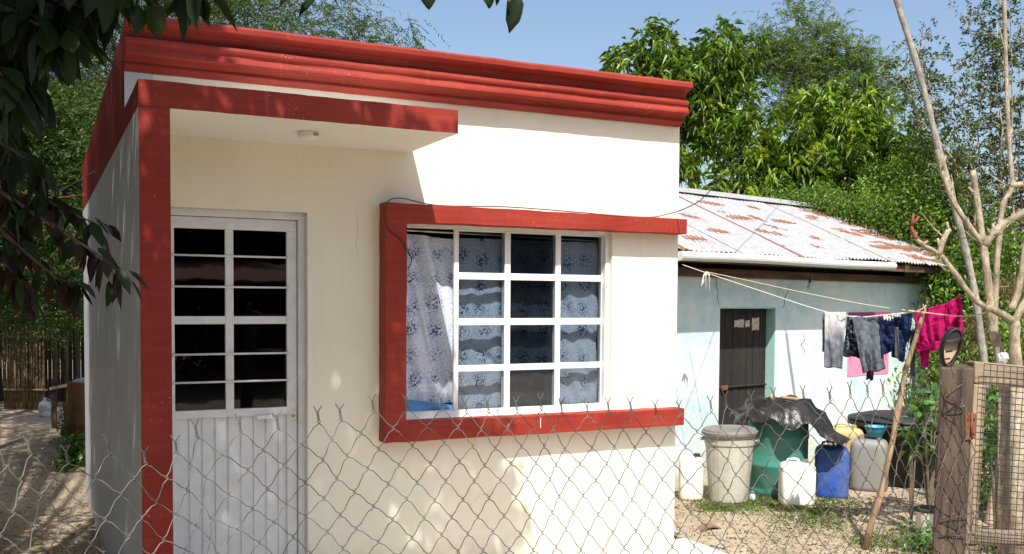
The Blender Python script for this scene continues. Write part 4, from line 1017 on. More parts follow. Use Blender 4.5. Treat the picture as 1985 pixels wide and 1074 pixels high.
mb = MB(); b0 = at(1974, 740, 6.75); mb.tube([Vector((b0.x+.06, b0.y, -.15)), Vector((b0.x+.02, b0.y, .4)), b0], [.052, .050, .048], 10)
limb(mb, [(1974, 740), (1968, 690), (1967, 622)], 6.75, (13, 9)); build('trunk', mb, M['palebark'], pt2, smooth=True)
for pts, r in (([(1967, 625), (1940, 608), (1912, 596)], (8, 6)), ([(1966, 625), (1985, 590), (2020, 540)], (8, 6)), ([(1960, 600), (1975, 560), (1988, 480), (2000, 400)], (7, 5))):
    mb = MB(); limb(mb, pts, 6.75, r); build('limb', mb, M['palebark'], pt2, smooth=True)
mb = MB(); c = at(1944, 694, 6.6)
for j in range(7):
    for k in range(12):
        th = math.pi*j/6; a = 2*math.pi*k/12; d = Vector((math.sin(th)*math.cos(a), math.sin(th)*math.sin(a), math.cos(th))); mb.v.append(c+d*(.038+.012*noise.noise(d*3)))
for j in range(6):
    for k in range(12): a = j*12+k; b = j*12+(k+1) % 12; mb.f.append((a, a+12, b+12, b)); mb.mi.append(0)
tag(build('plastic_bag', mb, M['clearjug']), 'crumpled clear plastic bag stuck in the fork of the pruned tree', 'bag')
# long pole leaning behind
mb = MB(); limb(mb, [(1722, -60), (1738, 0), (1779, 131), (1801, 215), (1823, 302), (1857, 426), (1884, 538), (1900, 640), (1915, 760)], 8.6, (5.2, 7.5), n=9)
tag(build('bare_stem', mb, M['greybark'], smooth=True), 'long bare grey stem slanting up in front of the small leaved tree', 'stem')

# ------------------------------------------------------------------ fence post, gate, shoe
DG = 2.45
def quadbox(c0, c1, c2, c3, depth):                   # four picture corners (tl,tr,br,bl) at distance, pushed back
    mb = MB(); f = [Vector(c) for c in (c0, c1, c2, c3)]; n = (f[1]-f[0]).cross(f[3]-f[0]).normalized()
    if n.dot(f[0]-CAM) < 0: n = -n
    mb.v = f+[p+n*depth for p in f]; mb.f = [(0, 3, 2, 1), (4, 5, 6, 7), (0, 1, 5, 4), (1, 2, 6, 5), (2, 3, 7, 6), (3, 0, 4, 7)]; mb.mi = [0]*6; return mb
def plumb(px, py, D, z):                               # continue a leaning picture line down to height z
    a, b = at(*px, D), at(*py, D); return a+(b-a)*((z-a.z)/(b.z-a.z))
tl, tr = at(1823, 712, DG), at(1889, 713, DG)
bl = plumb((1823, 712), (1806, 1074), DG, -.1); br = plumb((1889, 713), (1871, 1074), DG, -.1)
mb = MB(); n = 26; dep = (bl-CAM); nrm = Vector((VD(1850).x, VD(1850).y, 0))*.095
for j in range(n+1):
    t = j/n; L_ = tl.lerp(bl, t); R_ = tr.lerp(br, t)
    for k, q in enumerate((L_, L_.lerp(R_, .5), R_, R_+nrm, L_.lerp(R_, .5)+nrm, L_+nrm)):
        d = noise.noise(q*9+Vector((k, 0, 0)))*.004; mb.v.append(q+Vector((d, d, (.006*noise.noise(q*30) if j == 0 else 0))))
for j in range(n):
    for k in range(6): a = j*6+k; b = j*6+(k+1) % 6; mb.f.append((a, a+6, b+6, b)); mb.mi.append(0)
mb.f.append((0, 1, 2, 3, 4, 5)); mb.mi.append(0)
tag(build('fence_post', mb, M['post'], bevel=.004, bseg=1), 'thick weathered square post between the wire fence and the gate', 'post')
gate = thing('gate', 'rough timber gate frame covered with black plastic mesh', 'gate', plumb((1900, 745), (1882, 1074), DG+.03, 0))
DG2 = DG+.02
mb = quadbox(at(1888, 745, DG2), at(1913, 746, DG2), plumb((1913, 746), (1893, 1074), DG2, .05), plumb((1888, 745), (1869, 1074), DG2, .05), .045); build('stile', mb, M['gatewood'], gate, bevel=.003)
mb = quadbox(at(1889, 700, DG2), at(2260, 735, DG2), at(2260, 778, DG2), at(1889, 743.5, DG2), .045); build('top_rail', mb, M['gatewoodh'], gate, bevel=.004)
mb = quadbox(at(1873, 1030, DG2-.005), at(2260, 1040, DG2-.005), at(2260, 1066, DG2-.005), at(1871, 1056, DG2-.005), .04); build('middle_rail', mb, M['gatewoodh'], gate, bevel=.004)
a, b = at(2235, 720, DG2), plumb((2235, 760), (2235, 1074), DG2, .05)
mb = quadbox(at(2235, 780, DG2), at(2262, 780, DG2), plumb((2262, 760), (2262, 1074), DG2, .05), b, .045); build('stile', mb, M['gatewood'], gate, bevel=.003)
mb = MB(); DM = DG-.005
def gm(u, v): return (at(1906-u*.0, 706, DM)).lerp(at(1906, 706, DM), 0)
gx = at(2255, 740, DM)-at(1908, 705, DM); gd = plumb((1908, 705), (1888, 1074), DM, .1)-at(1908, 705, DM); g0 = at(1908, 705, DM)
nc, nr = int(gx.length/.0165), int(gd.length/.0155)
for i in range(nc+1):
    pts = [g0+gx*(i/nc)+gd*(j/12)+nrm.normalized()*(.002*math.sin(i+j)) for j in range(13)]; mb.tube(pts, .0011, 4, caps=False)
for j in range(nr+1):
    pts = [g0+gx*(i/6)+gd*(j/nr)+nrm.normalized()*(.003*math.sin(i*1.3+j*.4)) for i in range(7)]; mb.tube(pts, .0011, 4, caps=False)
build('wire_mesh', mb, M['blackmesh'], gate)
mb = quadbox(at(1871, 802, DG-.004), at(1893, 801, DG-.004), at(1891, 851, DG-.004), at(1872, 853, DG-.004), .003); hg = build('hinge', mb, M['rust'], gate, bevel=.001)
mb = MB(); mb.tube([at(1884, 801, DG-.007), at(1883, 852, DG-.007)], .003, 7); build('hinge_pin', mb, M['rust'], hg, smooth=True)
for q in ((1877, 812), (1889, 812), (1877, 840), (1888, 840)):
    mb = MB(); c = at(*q, DG-.0055); mb.lathe([(.0022, -.001), (.0022, .001)], c, 8); build('screw', mb, M['darkwood'], hg)
# shoe standing on end on the post
c = at(1845, 674, DG+.03); shoe = thing('shoe', 'small black slip-on shoe with a worn tan insole, standing on its heel on the post', 'shoe', at(1838, 711, DG+.03))
rgt = Vector((-VD(1850).y, VD(1850).x, 0))*-1; fw = VD(1850); fw = (fw-rgt*.45).normalized(); rgt2 = fw.cross(Vector((0, 0, 1))).normalized(); upv = (Vector((0, 0, 1))+rgt2*.20).normalized()
HH, WWd = .050, .0225
def oval(a, k=1.0): x = math.cos(a); z = math.sin(a); wdt = WWd*(1.0+.16*z-.10*(z < -.2)*(abs(z)-.2)); return rgt2*(x*wdt*k)+upv*(z*HH*k)
mb = MB(); rings = []
for k, off in ((1.0, .022), (1.06, .018), (1.05, .004), (1.0, -.004), (.92, -.005), (.88, -.001), (.86, .012)):
    for i in range(32): mb.v.append(c+oval(2*math.pi*i/32, k)+fw*off)
for r_ in range(6):
    for i in range(32): a = r_*32+i; b = r_*32+(i+1) % 32; mb.f.append((a, a+32, b+32, b)); mb.mi.append(0)
mb.f.append(tuple(range(32))); mb.mi.append(0)
M['shoeblack'] = simple('black_shoe_rubber', (.012, .012, .013), .6); M['insole'] = simple('tan_insole', (.50, .38, .26), .7); M['orange'] = simple('orange_heel_pad', (.55, .22, .10), .7)
build('upper', mb, M['shoeblack'], shoe, smooth=True)
mb = MB(); mb.v = [c+oval(2*math.pi*i/32, .865)+fw*.011 for i in range(32)]; mb.f = [tuple(range(32))[::-1]]; mb.mi = [0]; ins = build('insole', mb, M['insole'], shoe)
mb = MB(); q = [c+oval(a, .90)+fw*(-.001) for a in [math.radians(x) for x in range(25, 156, 10)]]
mb.v = q+[c+oval(math.radians(25), .6)+fw*-.004, c+oval(math.radians(90), .35)+fw*-.007, c+oval(math.radians(155), .6)+fw*-.004]; mb.f = [tuple(range(len(q)))+(len(q)+2, len(q)+1, len(q))]; mb.mi = [0]
build('vamp', mb, M['shoeblack'], shoe)
for z0, wv, mt in ((-.012, .016, 'shoeblack'), (-.031, .013, 'shoeblack')):
    mb = MB(); o = c+upv*z0+fw*.0095; mb.add([o-rgt2*wv*.6, o+rgt2*wv*.6+upv*.002, o+rgt2*wv*.5+upv*.0045, o-rgt2*wv*.5+upv*.003], [(0, 1, 2, 3)]); build('scuff_mark', mb, M[mt], ins)
mb = MB(); mb.v = [c+oval(a, .84)+fw*.0098 for a in [math.radians(x) for x in range(238, 304, 8)]]; mb.f = [tuple(range(len(mb.v)))[::-1]]; mb.mi = [0]; build('heel_pad', mb, M['orange'], ins)

# ------------------------------------------------------------------ chain link fence
tips = [(-230, 880), (-140, 893), (-60, 888), (8, 880), (57, 853), (136, 868), (215, 850), (280, 872), (342, 850), (380, 824), (467, 810), (538, 803), (612, 796), (663, 788), (731, 768), (793, 768), (855, 766), (905, 770), (948, 770), (1000, 768), (1050, 770), (1093, 773), (1140, 773), (1182, 773), (1223, 773), (1268, 774), (1317, 775), (1377, 769), (1410, 763), (1464, 760), (1501, 754), (1554, 746), (1609, 747), (1650, 744), (1685, 739), (1712, 737), (1738, 730), (1768, 726), (1800, 722), (1826, 712), (1850, 716), (1874, 724)]
def DF(px): return float(np.interp(px, [-230, 0, 250, 500, 1200, 1840], [1.62, 1.72, 1.92, 2.08, 2.30, 2.405]))
colpos = []
for i, (x, y) in enumerate(tips): colpos.append(at(x, y+27, DF(x)))
even = colpos
def colp(c):
    if c % 2 == 0: return even[c//2]
    return (even[c//2]+even[min(c//2+1, len(even)-1)])/2
NC = (len(tips)-1)*2
alongv = (even[-1]-even[0]).normalized()
rng = random.Random(5)
jit = {}
def node(c, r):
    k = (c, r)
    if k not in jit:
        b = colp(c); s = min(1, r/26)
        sm = even[0].lerp(even[-1], c/NC)                # columns even out towards the ground
        w_ = [colp(min(max(c+d_, 0), NC)) for d_ in range(-5, 6)]; av = sum(w_, Vector())/11 if 5 <= c <= NC-5 else b
        q = b.lerp(av, min(1, r/9)*.75); q.z = b.z+(av.z-b.z)*min(1, r/7)*.6; lean = (.0085 if c < 18 else .0055)
        q += alongv*lean*r; q.z -= .0405*r
        # sagging rows on the slack left part
        nz = noise.noise(Vector((c*.23, r*.21, 1)))*.010; n2 = noise.noise(Vector((c*.31, r*.27, 8)))*.010; n3 = noise.noise(Vector((c*.2, r*.2, 15)))*.02
        q += alongv*(nz+rng.uniform(-.0028, .0028)); q.z += n2+rng.uniform(-.0028, .0028); q += Vector((-alongv.y, alongv.x, 0))*n3
        jit[k] = q
    return jit[k]
fence = thing('chain_link_fence', 'galvanised chain link fence with barbed twists along its sagging top', 'fence', Vector((even[20].x, even[20].y, -.03)))
fnrm = Vector((-alongv.y, alongv.x, 0))
for k in range(NC):
    pts = []; r = 0; side = 1
    first = k if k % 2 == 0 else k+1
    nd = node(first, 0); sg = 1 if k % 2 == 0 else -1   # barb, then a twist around the neighbour
    lean_ = rng.uniform(-.3, .3)
    upt = Vector((0, 0, 1))+alongv*(-.15+.2*rng.uniform(-1, 1)*0)
    tipdir = alongv*sg*rng.uniform(.006, .010)+Vector((0, 0, rng.uniform(.009, .014)))
    base = nd+upt*.024
    pts.append(base+tipdir); pts.append(base+alongv*sg*.002)
    for s in range(1, 9):
        a = s*math.pi*.62+(0 if sg > 0 else math.pi); h = .024*(1-s/9); pts.append(nd+upt*h+alongv*math.cos(a)*.0024+fnrm*math.sin(a)*.0024)
    r = 0
    while True:
        c = k if (k+r) % 2 == 0 else k+1; q = node(c, r)
        if q.z < .02: break
        o = 1 if c == k+1 else -1                        # right or left extreme of this wire
        prevc = node(k+1 if c == k else k, r-1) if r > 0 else None; nxt = node(k+1 if c == k else k, r+1)
        over = .0032
        if prevc is not None:
            dv = q-prevc; pr_ = Vector((0, 0, 1))*dv.length*.055+alongv*o*dv.length*.03
            for t_, k_ in ((.25, .62), (.5, .25), (.75, -.38)): pts.append(prevc.lerp(q, t_)+pr_*k_)
            pts.append(q+(prevc-q)*.13+fnrm*(.0016*o)+alongv*o*.0008)
        pts.append(q+alongv*o*over+fnrm*.0)
        pts.append(q+(nxt-q)*.13-fnrm*(.0016*o)+alongv*o*.0008)
        r += 1
    mb = MB(); mb.tube(pts, .00112, 5, caps=False); build('wire', mb, M['wire'], fence, smooth=True)
# loose wires wrapped round the post
for j in range(4):
    z = 1.62-j*.31+rng.uniform(-.02, .02); t = (tl.z-z)/(tl.z-bl.z); L_ = tl.lerp(bl, t); R_ = tr.lerp(br, t)
    e = node(NC, int((even[-1].z-z)/.0405)); mid = (R_-L_)
    pts = [e-alongv*.03, e+Vector((0, 0, .01)), L_-fnrm*.006+mid*.15+Vector((0, 0, .01)), L_+mid*.62-fnrm*.008+Vector((0, 0, -.008)), L_+mid*.70-fnrm*.007+Vector((0, 0, -.018)), L_+mid*.60-fnrm*.006+Vector((0, 0, -.026)), L_+mid*.1-fnrm*.006+Vector((0, 0, -.03)), e+Vector((0, 0, -.045))]
    mb = MB(); mb.tube(pts, .0014, 5); build('tie_wire', mb, M['wire'], fence, smooth=True)

# ------------------------------------------------------------------ far left: cane gate and clutter
cg = ground_at(48, 795); vr = Vector((VD(48).y, -VD(48).x, 0)); sc = (cg-CAM).dot(ray(48, 661).normalized())/F_PX
Dc = (cg-CAM).length/ray(48, 795).length
cane = thing('cane_gate', 'gate of upright dry canes tied to two cross bars in the shade', 'gate', cg)
A = at(10, 797, Dc); A.z = cg.z; wpx = 78
for k in range(20):
    a = at(11+k*3.95+random.uniform(-.6, .6), 790, Dc); a.z = cg.z+.02; h = 1.60+random.uniform(-.04, .05)
    mb = MB(); l = random.uniform(-.02, .02); mb.tube([a, a+vr*l+Vector((0, 0, h*.5)), a+vr*l*1.5+Vector((0, 0, h))], [.019, .017, .014], 7); build('cane', mb, M['bamboo'], cane, smooth=True)
for y in (.42, 1.50):
    a = at(8, 790, Dc-.05); b = at(92, 790, Dc-.05); a.z = b.z = cg.z+y; mb = MB(); mb.tube([a, b], .024, 8); build('cross_bar', mb, M['bamboo'], cane, smooth=True)
sh = thing('backdrop_shed', 'dark board shed added as backdrop for the tree shade behind the cane gate', 'shed', cg+VD(48)*2.0)  # added backdrop, its black boards stand in for the shade under the trees
for k in range(46):
    a = at(-130+k*8, 790, Dc+1.6); a.z = -.5; b = at(-130+k*8+7.4, 790, Dc+1.6); b.z = -.5
    mb = MB(); f = VD(48)*.03; mb.v = [a, b, b+f, a+f]; h = Vector((0, 0, 2.9+random.uniform(-.08, .08))); mb.v += [p+h for p in mb.v[:4]]; mb.f = [(0, 1, 5, 4), (1, 2, 6, 5), (2, 3, 7, 6), (3, 0, 4, 7), (4, 5, 6, 7)]; mb.mi = [0]*5
    build('board', mb, M['shade_boards'], sh)
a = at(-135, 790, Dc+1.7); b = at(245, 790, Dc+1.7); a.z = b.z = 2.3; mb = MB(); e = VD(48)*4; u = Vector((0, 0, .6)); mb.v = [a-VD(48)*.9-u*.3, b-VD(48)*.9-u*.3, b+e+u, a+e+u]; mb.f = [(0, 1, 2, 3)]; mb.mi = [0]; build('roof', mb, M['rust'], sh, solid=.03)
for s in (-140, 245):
    a = at(s, 790, Dc+1.7); a.z = -.5; mb = MB(); f = VD(48); mb.v = [a, a+f*4, a+f*4+Vector((0, 0, 2.9)), a+Vector((0, 0, 2.8))]; mb.f = [(0, 1, 2, 3)]; mb.mi = [0]; build('side_wall', mb, M['shade_boards'], sh, solid=.03)
p = ground_at(87, 808); p.z = gz(p.x, p.y); t = thing('water_jug', 'clear water jug standing on the path by the cane gate', 'jug', p)
mb = MB(); mb.lathe([(.11, 0), (.12, .015), (.12, .10), (.113, .11), (.12, .12), (.12, .22), (.10, .27), (.05, .31), (.035, .34), (.035, .37), (.01, .372)], p, 24, .95, .95); build('body', mb, M['clearjug'], t, smooth=True)
mb = MB(); mb.tube([p+Vector((.03, -.02, .345)), p+Vector((.085, -.05, .34)), p+Vector((.10, -.05, .26))], .010, 6); build('handle', mb, M['clearjug'], t, smooth=True)
p = ground_at(120, 850); D2 = (p-CAM).length/ray(120, 850).length
a, b = at(96, 753, D2+1.2), at(141, 743, D2+1.2)
t = thing('bench', 'rough plank laid on a leaning stump like a bench', 'bench', p+VD(120)*1.2)
mb = quadbox(a+Vector((0, 0, .02)), b+Vector((0, 0, .02)), b+Vector((0, 0, -.035)), a+Vector((0, 0, -.035)), .28); build('plank', mb, M['gatewood'], t)
for x_ in (104, 134):
    q = at(x_, 753, D2+1.3); mb = MB(); mb.tube([Vector((q.x, q.y, -.46)), q-Vector((0, 0, .04))], .05, 7); build('leg', mb, M['post'], t)
mb = MB(); q0, q1 = ground_at(146, 850), at(131, 783, D2-.4); mb.tube([q0-Vector((0, 0, .05)), q0.lerp(q1, .5), q1], [.11, .10, .075], 10)
tag(build('log', mb, M['stick'], smooth=True), 'short thick log leaning by the brown drum', 'log')
p = ground_at(168, 862)+VD(168)*.3; p.z = gz(p.x, p.y); t = thing('drum', 'rusty brown drum half hidden behind the side wall', 'drum', p)
hh = .93*(at(160, 735, D2).z-p.z)/.93
mb = MB(); mb.lathe([(.26, 0), (.28, .01), (.28, hh*.3), (.292, hh*.32), (.28, hh*.34), (.28, hh*.63), (.292, hh*.65), (.28, hh*.67), (.28, hh*.97), (.27, hh), (.02, hh)], p, 32); build('body', mb, M['browndrum'], t, smooth=True)
mb = MB(); mb.tube([p+Vector((0, 0, hh+.001)), p+Vector((0, 0, hh+.03)), p+Vector((0, 0, hh+.06))], [.2, .17, .05], 12); build('bag_on_top', mb, M['clearjug'], t)
for k, x_ in enumerate((70, 106, 128, 150)):
    q = ground_at(x_, 790-k*2); mb = MB(); mb.tube([q+Vector((0, 0, -.05)), q+Vector((.02, 0, 1.2)), q+Vector((-.03, 0, 2.4))], [.06, .05, .045], 7)
    if k: tag(build('shed_post', mb, M['post'], smooth=True), group='dark posts by the shed', label= ['', 'thin dark post just right of the cane gate', 'dark post behind the plank bench', 'dark post nearest the house corner, behind the brown drum'][k], cat='post')

# ------------------------------------------------------------------ trees and plants
def skeleton(root, centres, r0, rmin=.008, jitter=.12, bend=.15, sides=5):
    """grow limbs from the root polyline to every cluster centre"""
    nodes = [(Vector(p), r) for p, r in root]; mb = MB(); mb.tube([p for p, _ in nodes], [r for _, r in nodes], 9)
    base = nodes[0][0]; tips = []
    for c in sorted(centres, key=lambda c: (c-base).length):
        best = min(nodes[1:], key=lambda nd: (nd[0]-c).length+max(0, nd[0].z-c.z)*.8-2.0*nd[1])
        a, ra = best; L = (c-a).length
        if L < .02: continue
        n = max(2, min(5, int(L/.35)+2)); pts = [a]; rr = [min(ra*.72, r0*.5)]
        for i in range(1, n+1):
            t = i/n; q = a.lerp(c, t)+Vector((random.gauss(0, 1), random.gauss(0, 1), random.gauss(0, 1)))*jitter*L*.35*(1-t)*.9+Vector((0, 0, bend*L*math.sin(math.pi*t)*.5)); pts.append(q); rr.append(max(rmin, rr[0]*(1-.75*t)))
        mb.tube(pts, rr, sides, caps=False)
        for q, r in zip(pts[1:], rr[1:]): nodes.append((q, r))
        tips.append((c, (pts[-1]-pts[-2]).normalized()))
    return mb, tips
def in_ell(specs, n, shell=.55):
    """n points in the union of ellipsoids (px,py,D,rx,ry,rz), denser to the outside"""
    out = []; w = [a[3]*a[5] for a in specs]
    for _ in range(n):
        e = random.choices(specs, w)[0]; c = at(e[0], e[1], e[2]); d = Vector((random.gauss(0, 1), random.gauss(0, 1), random.gauss(0, 1))).normalized(); k = shell+(1-shell)*random.random() if random.random() < .75 else random.random()
        k *= 1+.13*random.gauss(0, 1); out.append(c+Vector((d.x*e[3]*k, d.y*e[4]*k, d.z*e[5]*k)))
    return out
def arr(l): return np.array([tuple(x) for x in l])
def whorls(tips, n, L, W, spread=.9, droop=.45, rad=.05):
    C = np.repeat(arr([t[0] for t in tips]), n, 0); A = np.repeat(arr([t[1] for t in tips]), n, 0); k = len(C)
    D = unit(unit(A)*.55+np.random.normal(size=(k, 3))*spread+np.array([0, 0, -.15])); P = C+np.random.normal(size=(k, 3))*rad
    return leaves(P, D, L*(.65+.6*np.random.rand(k)), W*(.75+.5*np.random.rand(k)), droop)
def tree(name, label, loc, trunk, mats, Vlist, cat='tree', **k):
    t = thing(name, label, cat, loc, **k); build('trunk', trunk, mats[0], t, smooth=True)
    if isinstance(Vlist, tuple): Vlist = [(Vlist, mats[1])]
    for (V, F), m in Vlist: npmesh('crown', V, F, m, t)
    return t
# mango tree behind the shack
def mango(ells, base, D, nclu, label, nleaf=15, young=.12, L=.20, W=.042):
    b = at(base[0], base[1], D); root = [(Vector((b.x, b.y, -.1)), .16), (Vector((b.x, b.y, 1.2)), .13), (b, .10)]
    cs = in_ell(ells, nclu); mb, tips = skeleton(root, cs, .12, .006)
    sub = []
    for c, d in tips:
        for _ in range(3): sub.append((c+Vector((random.gauss(0, .13), random.gauss(0, .13), random.gauss(0, .11))), (d+Vector((random.gauss(0, .5), random.gauss(0, .5), random.gauss(.1, .4)))).normalized()))
    y = [s for s in sub if random.random() < young]; o = [s for s in sub if random.random() >= young]
    V = [(whorls(o, nleaf, L, W), M['l_mango'])]
    if y: V.append((whorls(y, nleaf-3, L*.9, W, .8, .6), M['l_young']))
    return tree('mango_tree', label, (b.x, b.y, 0), mb, [M['bark']], V, group='mango trees behind the shack')
mango([(1300, 140, 16.5, .75, .8, .55), (1380, 130, 16.5, .6, .8, .6), (1205, 118, 16.4, .32, .5, .22), (1260, 110, 16.4, .35, .5, .3), (1400, 200, 16.5, .5, .7, .6), (1345, 230, 16.4, .6, .8, .7), (1300, 330, 16, .5, .8, .35), (1420, 100, 16.5, .3, .5, .3)],
      (1345, 330), 16.5, 190, 'mango tree with dark drooping leaves rising just right of the cornice end')
mango([(1600, 250, 15.6, .75, .8, .6), (1660, 230, 15.6, .6, .8, .45), (1540, 330, 15.4, .75, .8, .5), (1690, 310, 15.5, .45, .7, .5), (1460, 290, 15.4, .6, .8, .5), (1610, 330, 15.2, .8, .8, .4), (1700, 370, 15.0, .7, .8, .35), (1760, 300, 15.6, .4, .7, .45), (1440, 370, 15.2, .7, .8, .25)],
      (1560, 370), 15.5, 270, 'brighter mango tree with young lime green shoots above the tin roof middle', young=.33)
# feathery acacia between and behind them
def feathery(ells, base, D, nclu, label, mat, nf=5, FL=.30, ll=.035, lw=.012, pairs=12, up=.3, r0=.10, z0=-.1, sub=3, name='acacia_tree', droop=.35, bark='bark', rad=.16, brown=0):
    b = at(base[0], base[1], D); root = [(Vector((b.x, b.y, z0)), r0*1.5), (Vector((b.x, b.y, (z0+b.z)/2)), r0*1.2), (b, r0)]
    cs = in_ell(ells, nclu, .35); mb, tips = skeleton(root, cs, r0, .005, .14, .1)
    P = []; Dd = []
    for c, d in tips:
        for _ in range(sub*nf):
            P.append(c+Vector((random.gauss(0, rad), random.gauss(0, rad), random.gauss(0, rad*.8)))); Dd.append((d*.6+Vector((random.gauss(0, .7), random.gauss(0, .7), random.gauss(up, .5)))).normalized())
    P, Dd = arr(P), arr(Dd); V = [(fronds(P, Dd, FL*(.6+.7*np.random.rand(len(P))), pairs, lw, ll, droop), mat)]
    if brown:
        C = arr([c for c, _ in tips[::3]]); C = np.repeat(C, brown, 0)+np.random.normal(size=(len(C)*brown, 3))*.22
        V.append((leaves(C, np.random.normal(size=C.shape)*.3+np.array([0, 0, -1.0]), .16, .012, .1), M['l_dry']))
    t = thing(name, label, 'tree', (b.x, b.y, 0)); build('trunk', mb, M[bark], t, smooth=True)
    for (v, f), m in V: npmesh('crown', v, f, m, t)
feathery([(1560, 130, 18.5, .85, .9, .65), (1480, 110, 18.5, .45, .8, .45), (1650, 130, 18.5, .7, .9, .55), (1590, 75, 18.5, .5, .6, .35), (1560, 220, 18.3, .9, .8, .6), (1700, 200, 18.4, .6, .8, .6), (1545, 30, 18.5, .15, .3, .35)],
         (1575, 300), 18.5, 300, 'thin feathery acacia with upright twigs against the sky between the mango trees', M['l_acacia'], nf=4, FL=.30, ll=.055, lw=.020, pairs=9, up=.9)
# tall tree left of and behind the house
feathery([(430, 10, 14, 1.0, 1.0, .55), (600, 30, 14, .85, 1.0, .45), (700, 70, 14, .5, .7, .28), (300, -30, 14.5, 1.2, 1, .9), (130, 60, 14.5, 1.3, 1.2, 1.2), (-60, 150, 15, 1.2, 1.2, 1.4), (520, -60, 14.5, 1.2, 1, .6), (760, 62, 13.8, .35, .4, .15)],
         (-80, 330), 17, 420, 'big feathery tree spreading behind the left end of the cornice', M['l_feather'], nf=4, FL=.36, ll=.050, lw=.018, pairs=11, up=-.05, r0=.09, z0=-.5, droop=.5, brown=22)
feathery([(110, 230, 13.2, .9, .8, .5), (190, 300, 13.0, .5, .6, .5), (70, 350, 13.2, .9, .8, .5), (150, 420, 12.9, .6, .7, .5), (40, 470, 13.2, .8, .8, .5), (110, 540, 12.8, .7, .8, .35), (20, 590, 13, .6, .6, .25), (120, 600, 12.6, .4, .5, .18)],
         (-90, 470), 13.6, 330, 'lower feathery tree hanging over the path left of the house', M['l_feather'], nf=4, FL=.34, ll=.050, lw=.018, pairs=11, up=-.1, r0=.07, z0=-.5, droop=.45)
feathery([(60, 300, 19.5, 1.6, 1.5, 1.2), (180, 180, 20, 1.4, 1.5, 1.3), (30, 480, 19.2, 1.4, 1.4, .7), (140, 460, 19.2, 1.0, 1.2, .7), (-60, 200, 19.5, 1.5, 1.5, 1.6)],
         (-150, 560), 20, 420, 'dark feathery tree shading the cane gate at the end of the path', M['l_feather'], nf=5, FL=.42, ll=.06, lw=.024, pairs=10, up=-.05, r0=.09, z0=-.5, droop=.5, brown=8, rad=.25)
# bright bush behind the shack's right end
def bush(name, label, ells, D0, nclu, mat, per, L, W, base, bark='bark', r0=.05, spread=1.2, rad=.12, cat='bush', droop=.2, shell=.55, z0=None, **k):
    b = at(base[0], base[1], D0); g_ = gz(b.x, b.y) if z0 is None else z0; root = [(Vector((b.x, b.y, g_-.05)), r0*1.4), (Vector((b.x, b.y, (b.z+g_)/2)), r0*1.2), (b, r0)]
    mb, tips = skeleton(root, in_ell(ells, nclu, shell), r0, .003, .15, .1)
    return tree(name, label, (b.x, b.y, g_), mb, [M[bark]], [(whorls(tips, per, L, W, spread, droop, rad), mat)], cat, **k)
bush('leafy_bush', 'bright yellow green bush spilling over the end of the tin roof', [(1650, 410, 13.9, .6, .7, .25), (1730, 425, 13.8, .8, .7, .45), (1810, 430, 13.6, .8, .7, .75), (1560, 390, 14.0, .5, .6, .15), (1770, 330, 14.2, .5, .7, .4), (1840, 540, 13.3, .5, .6, .7)], 14, 420, M['l_bush'], 62, .06, .030, (1760, 520), cat='bush', group='bushes behind the yard')
bush('leafy_bush', 'dark green bush filling the gap between shack corner and pruned tree', [(1850, 640, 12.6, .5, .6, .7), (1830, 760, 12.2, .4, .6, .6), (1920, 560, 12.5, .7, .6, .8), (1960, 700, 12.0, .6, .5, .8), (1900, 800, 11.8, .7, .5, .6)], 12.3, 260, M['l_mango'], 60, .075, .036, (1880, 700), cat='bush', group='bushes behind the yard')
bush('leafy_bush', 'light green bush behind the wire gate', [(1960, 820, 8.6, .25, .3, .25), (1990, 700, 9.0, .35, .3, .35), (2080, 800, 8.8, .5, .4, .6), (1935, 930, 8.8, .25, .3, .3), (1930, 830, 9.0, .3, .3, .35)], 8.8, 150, M['l_bush'], 45, .065, .032, (1990, 850), cat='bush', group='bushes behind the yard')
# small leaved tree at the right edge: many upright stems
def stemtree():
    t = thing('small_leaved_tree', 'tall airy tree with tiny olive leaves on many upright stems at the right edge', 'tree', (at(1930, 800, 13.4).x, at(1930, 800, 13.4).y, 0)); mb = MB(); P = []; Dd = []
    for s in range(19):
        bx = 1880+s*9+random.uniform(-8, 8); tx = 1735+s*23+random.uniform(-15, 15); D = 13.4+random.uniform(-.6, .8)
        a = at(bx, 800, D); a.z = -.05; pts = [a]; H = random.choice((-120, -60, 30)) if s > 5 else random.choice((120, 60, 200))
        for i in range(1, 11):
            u = i/10; q = at(bx+(tx-bx)*u**1.6, 760+(H-760)*u, D)+Vector((random.gauss(0, .03), random.gauss(0, .05), 0)); pts.append(q)
        mb.tube(pts, [max(.004, .026*(1-i/10.5)) for i in range(11)], 6)
        for i in range(2, 11):
            for _ in range(9):
                q = pts[i].lerp(pts[i-1], random.random()); d = Vector((random.gauss(0, 1), random.gauss(0, .8), random.uniform(.1, 1.2))).normalized(); L = random.uniform(.22, .66)*(1.15-i*.05); e = q+d*L+Vector((0, 0, -.05))
                m_ = q.lerp(e, .5)+Vector((random.gauss(0, .03), 0, random.gauss(0, .03))); mb.tube([q, m_, e], [.006, .004, .002], 3, caps=False)
                for _k in range(random.randint(12, 34)): f = random.uniform(.15, 1.05); P.append((q.lerp(m_, f*2) if f < .5 else m_.lerp(e, f*2-1))+Vector((random.gauss(0, .022), random.gauss(0, .022), random.gauss(0, .022)))); Dd.append(d+Vector((random.gauss(0, .8), random.gauss(0, .8), random.gauss(0, .8))))
    build('trunk', mb, M['palebark'], t, smooth=True); k = len(P); V, F = leaves(arr(P), arr(Dd), .042+.026*np.random.rand(k), .022+.012*np.random.rand(k), .15); npmesh('crown', V, F, M['l_small'], t)
stemtree()
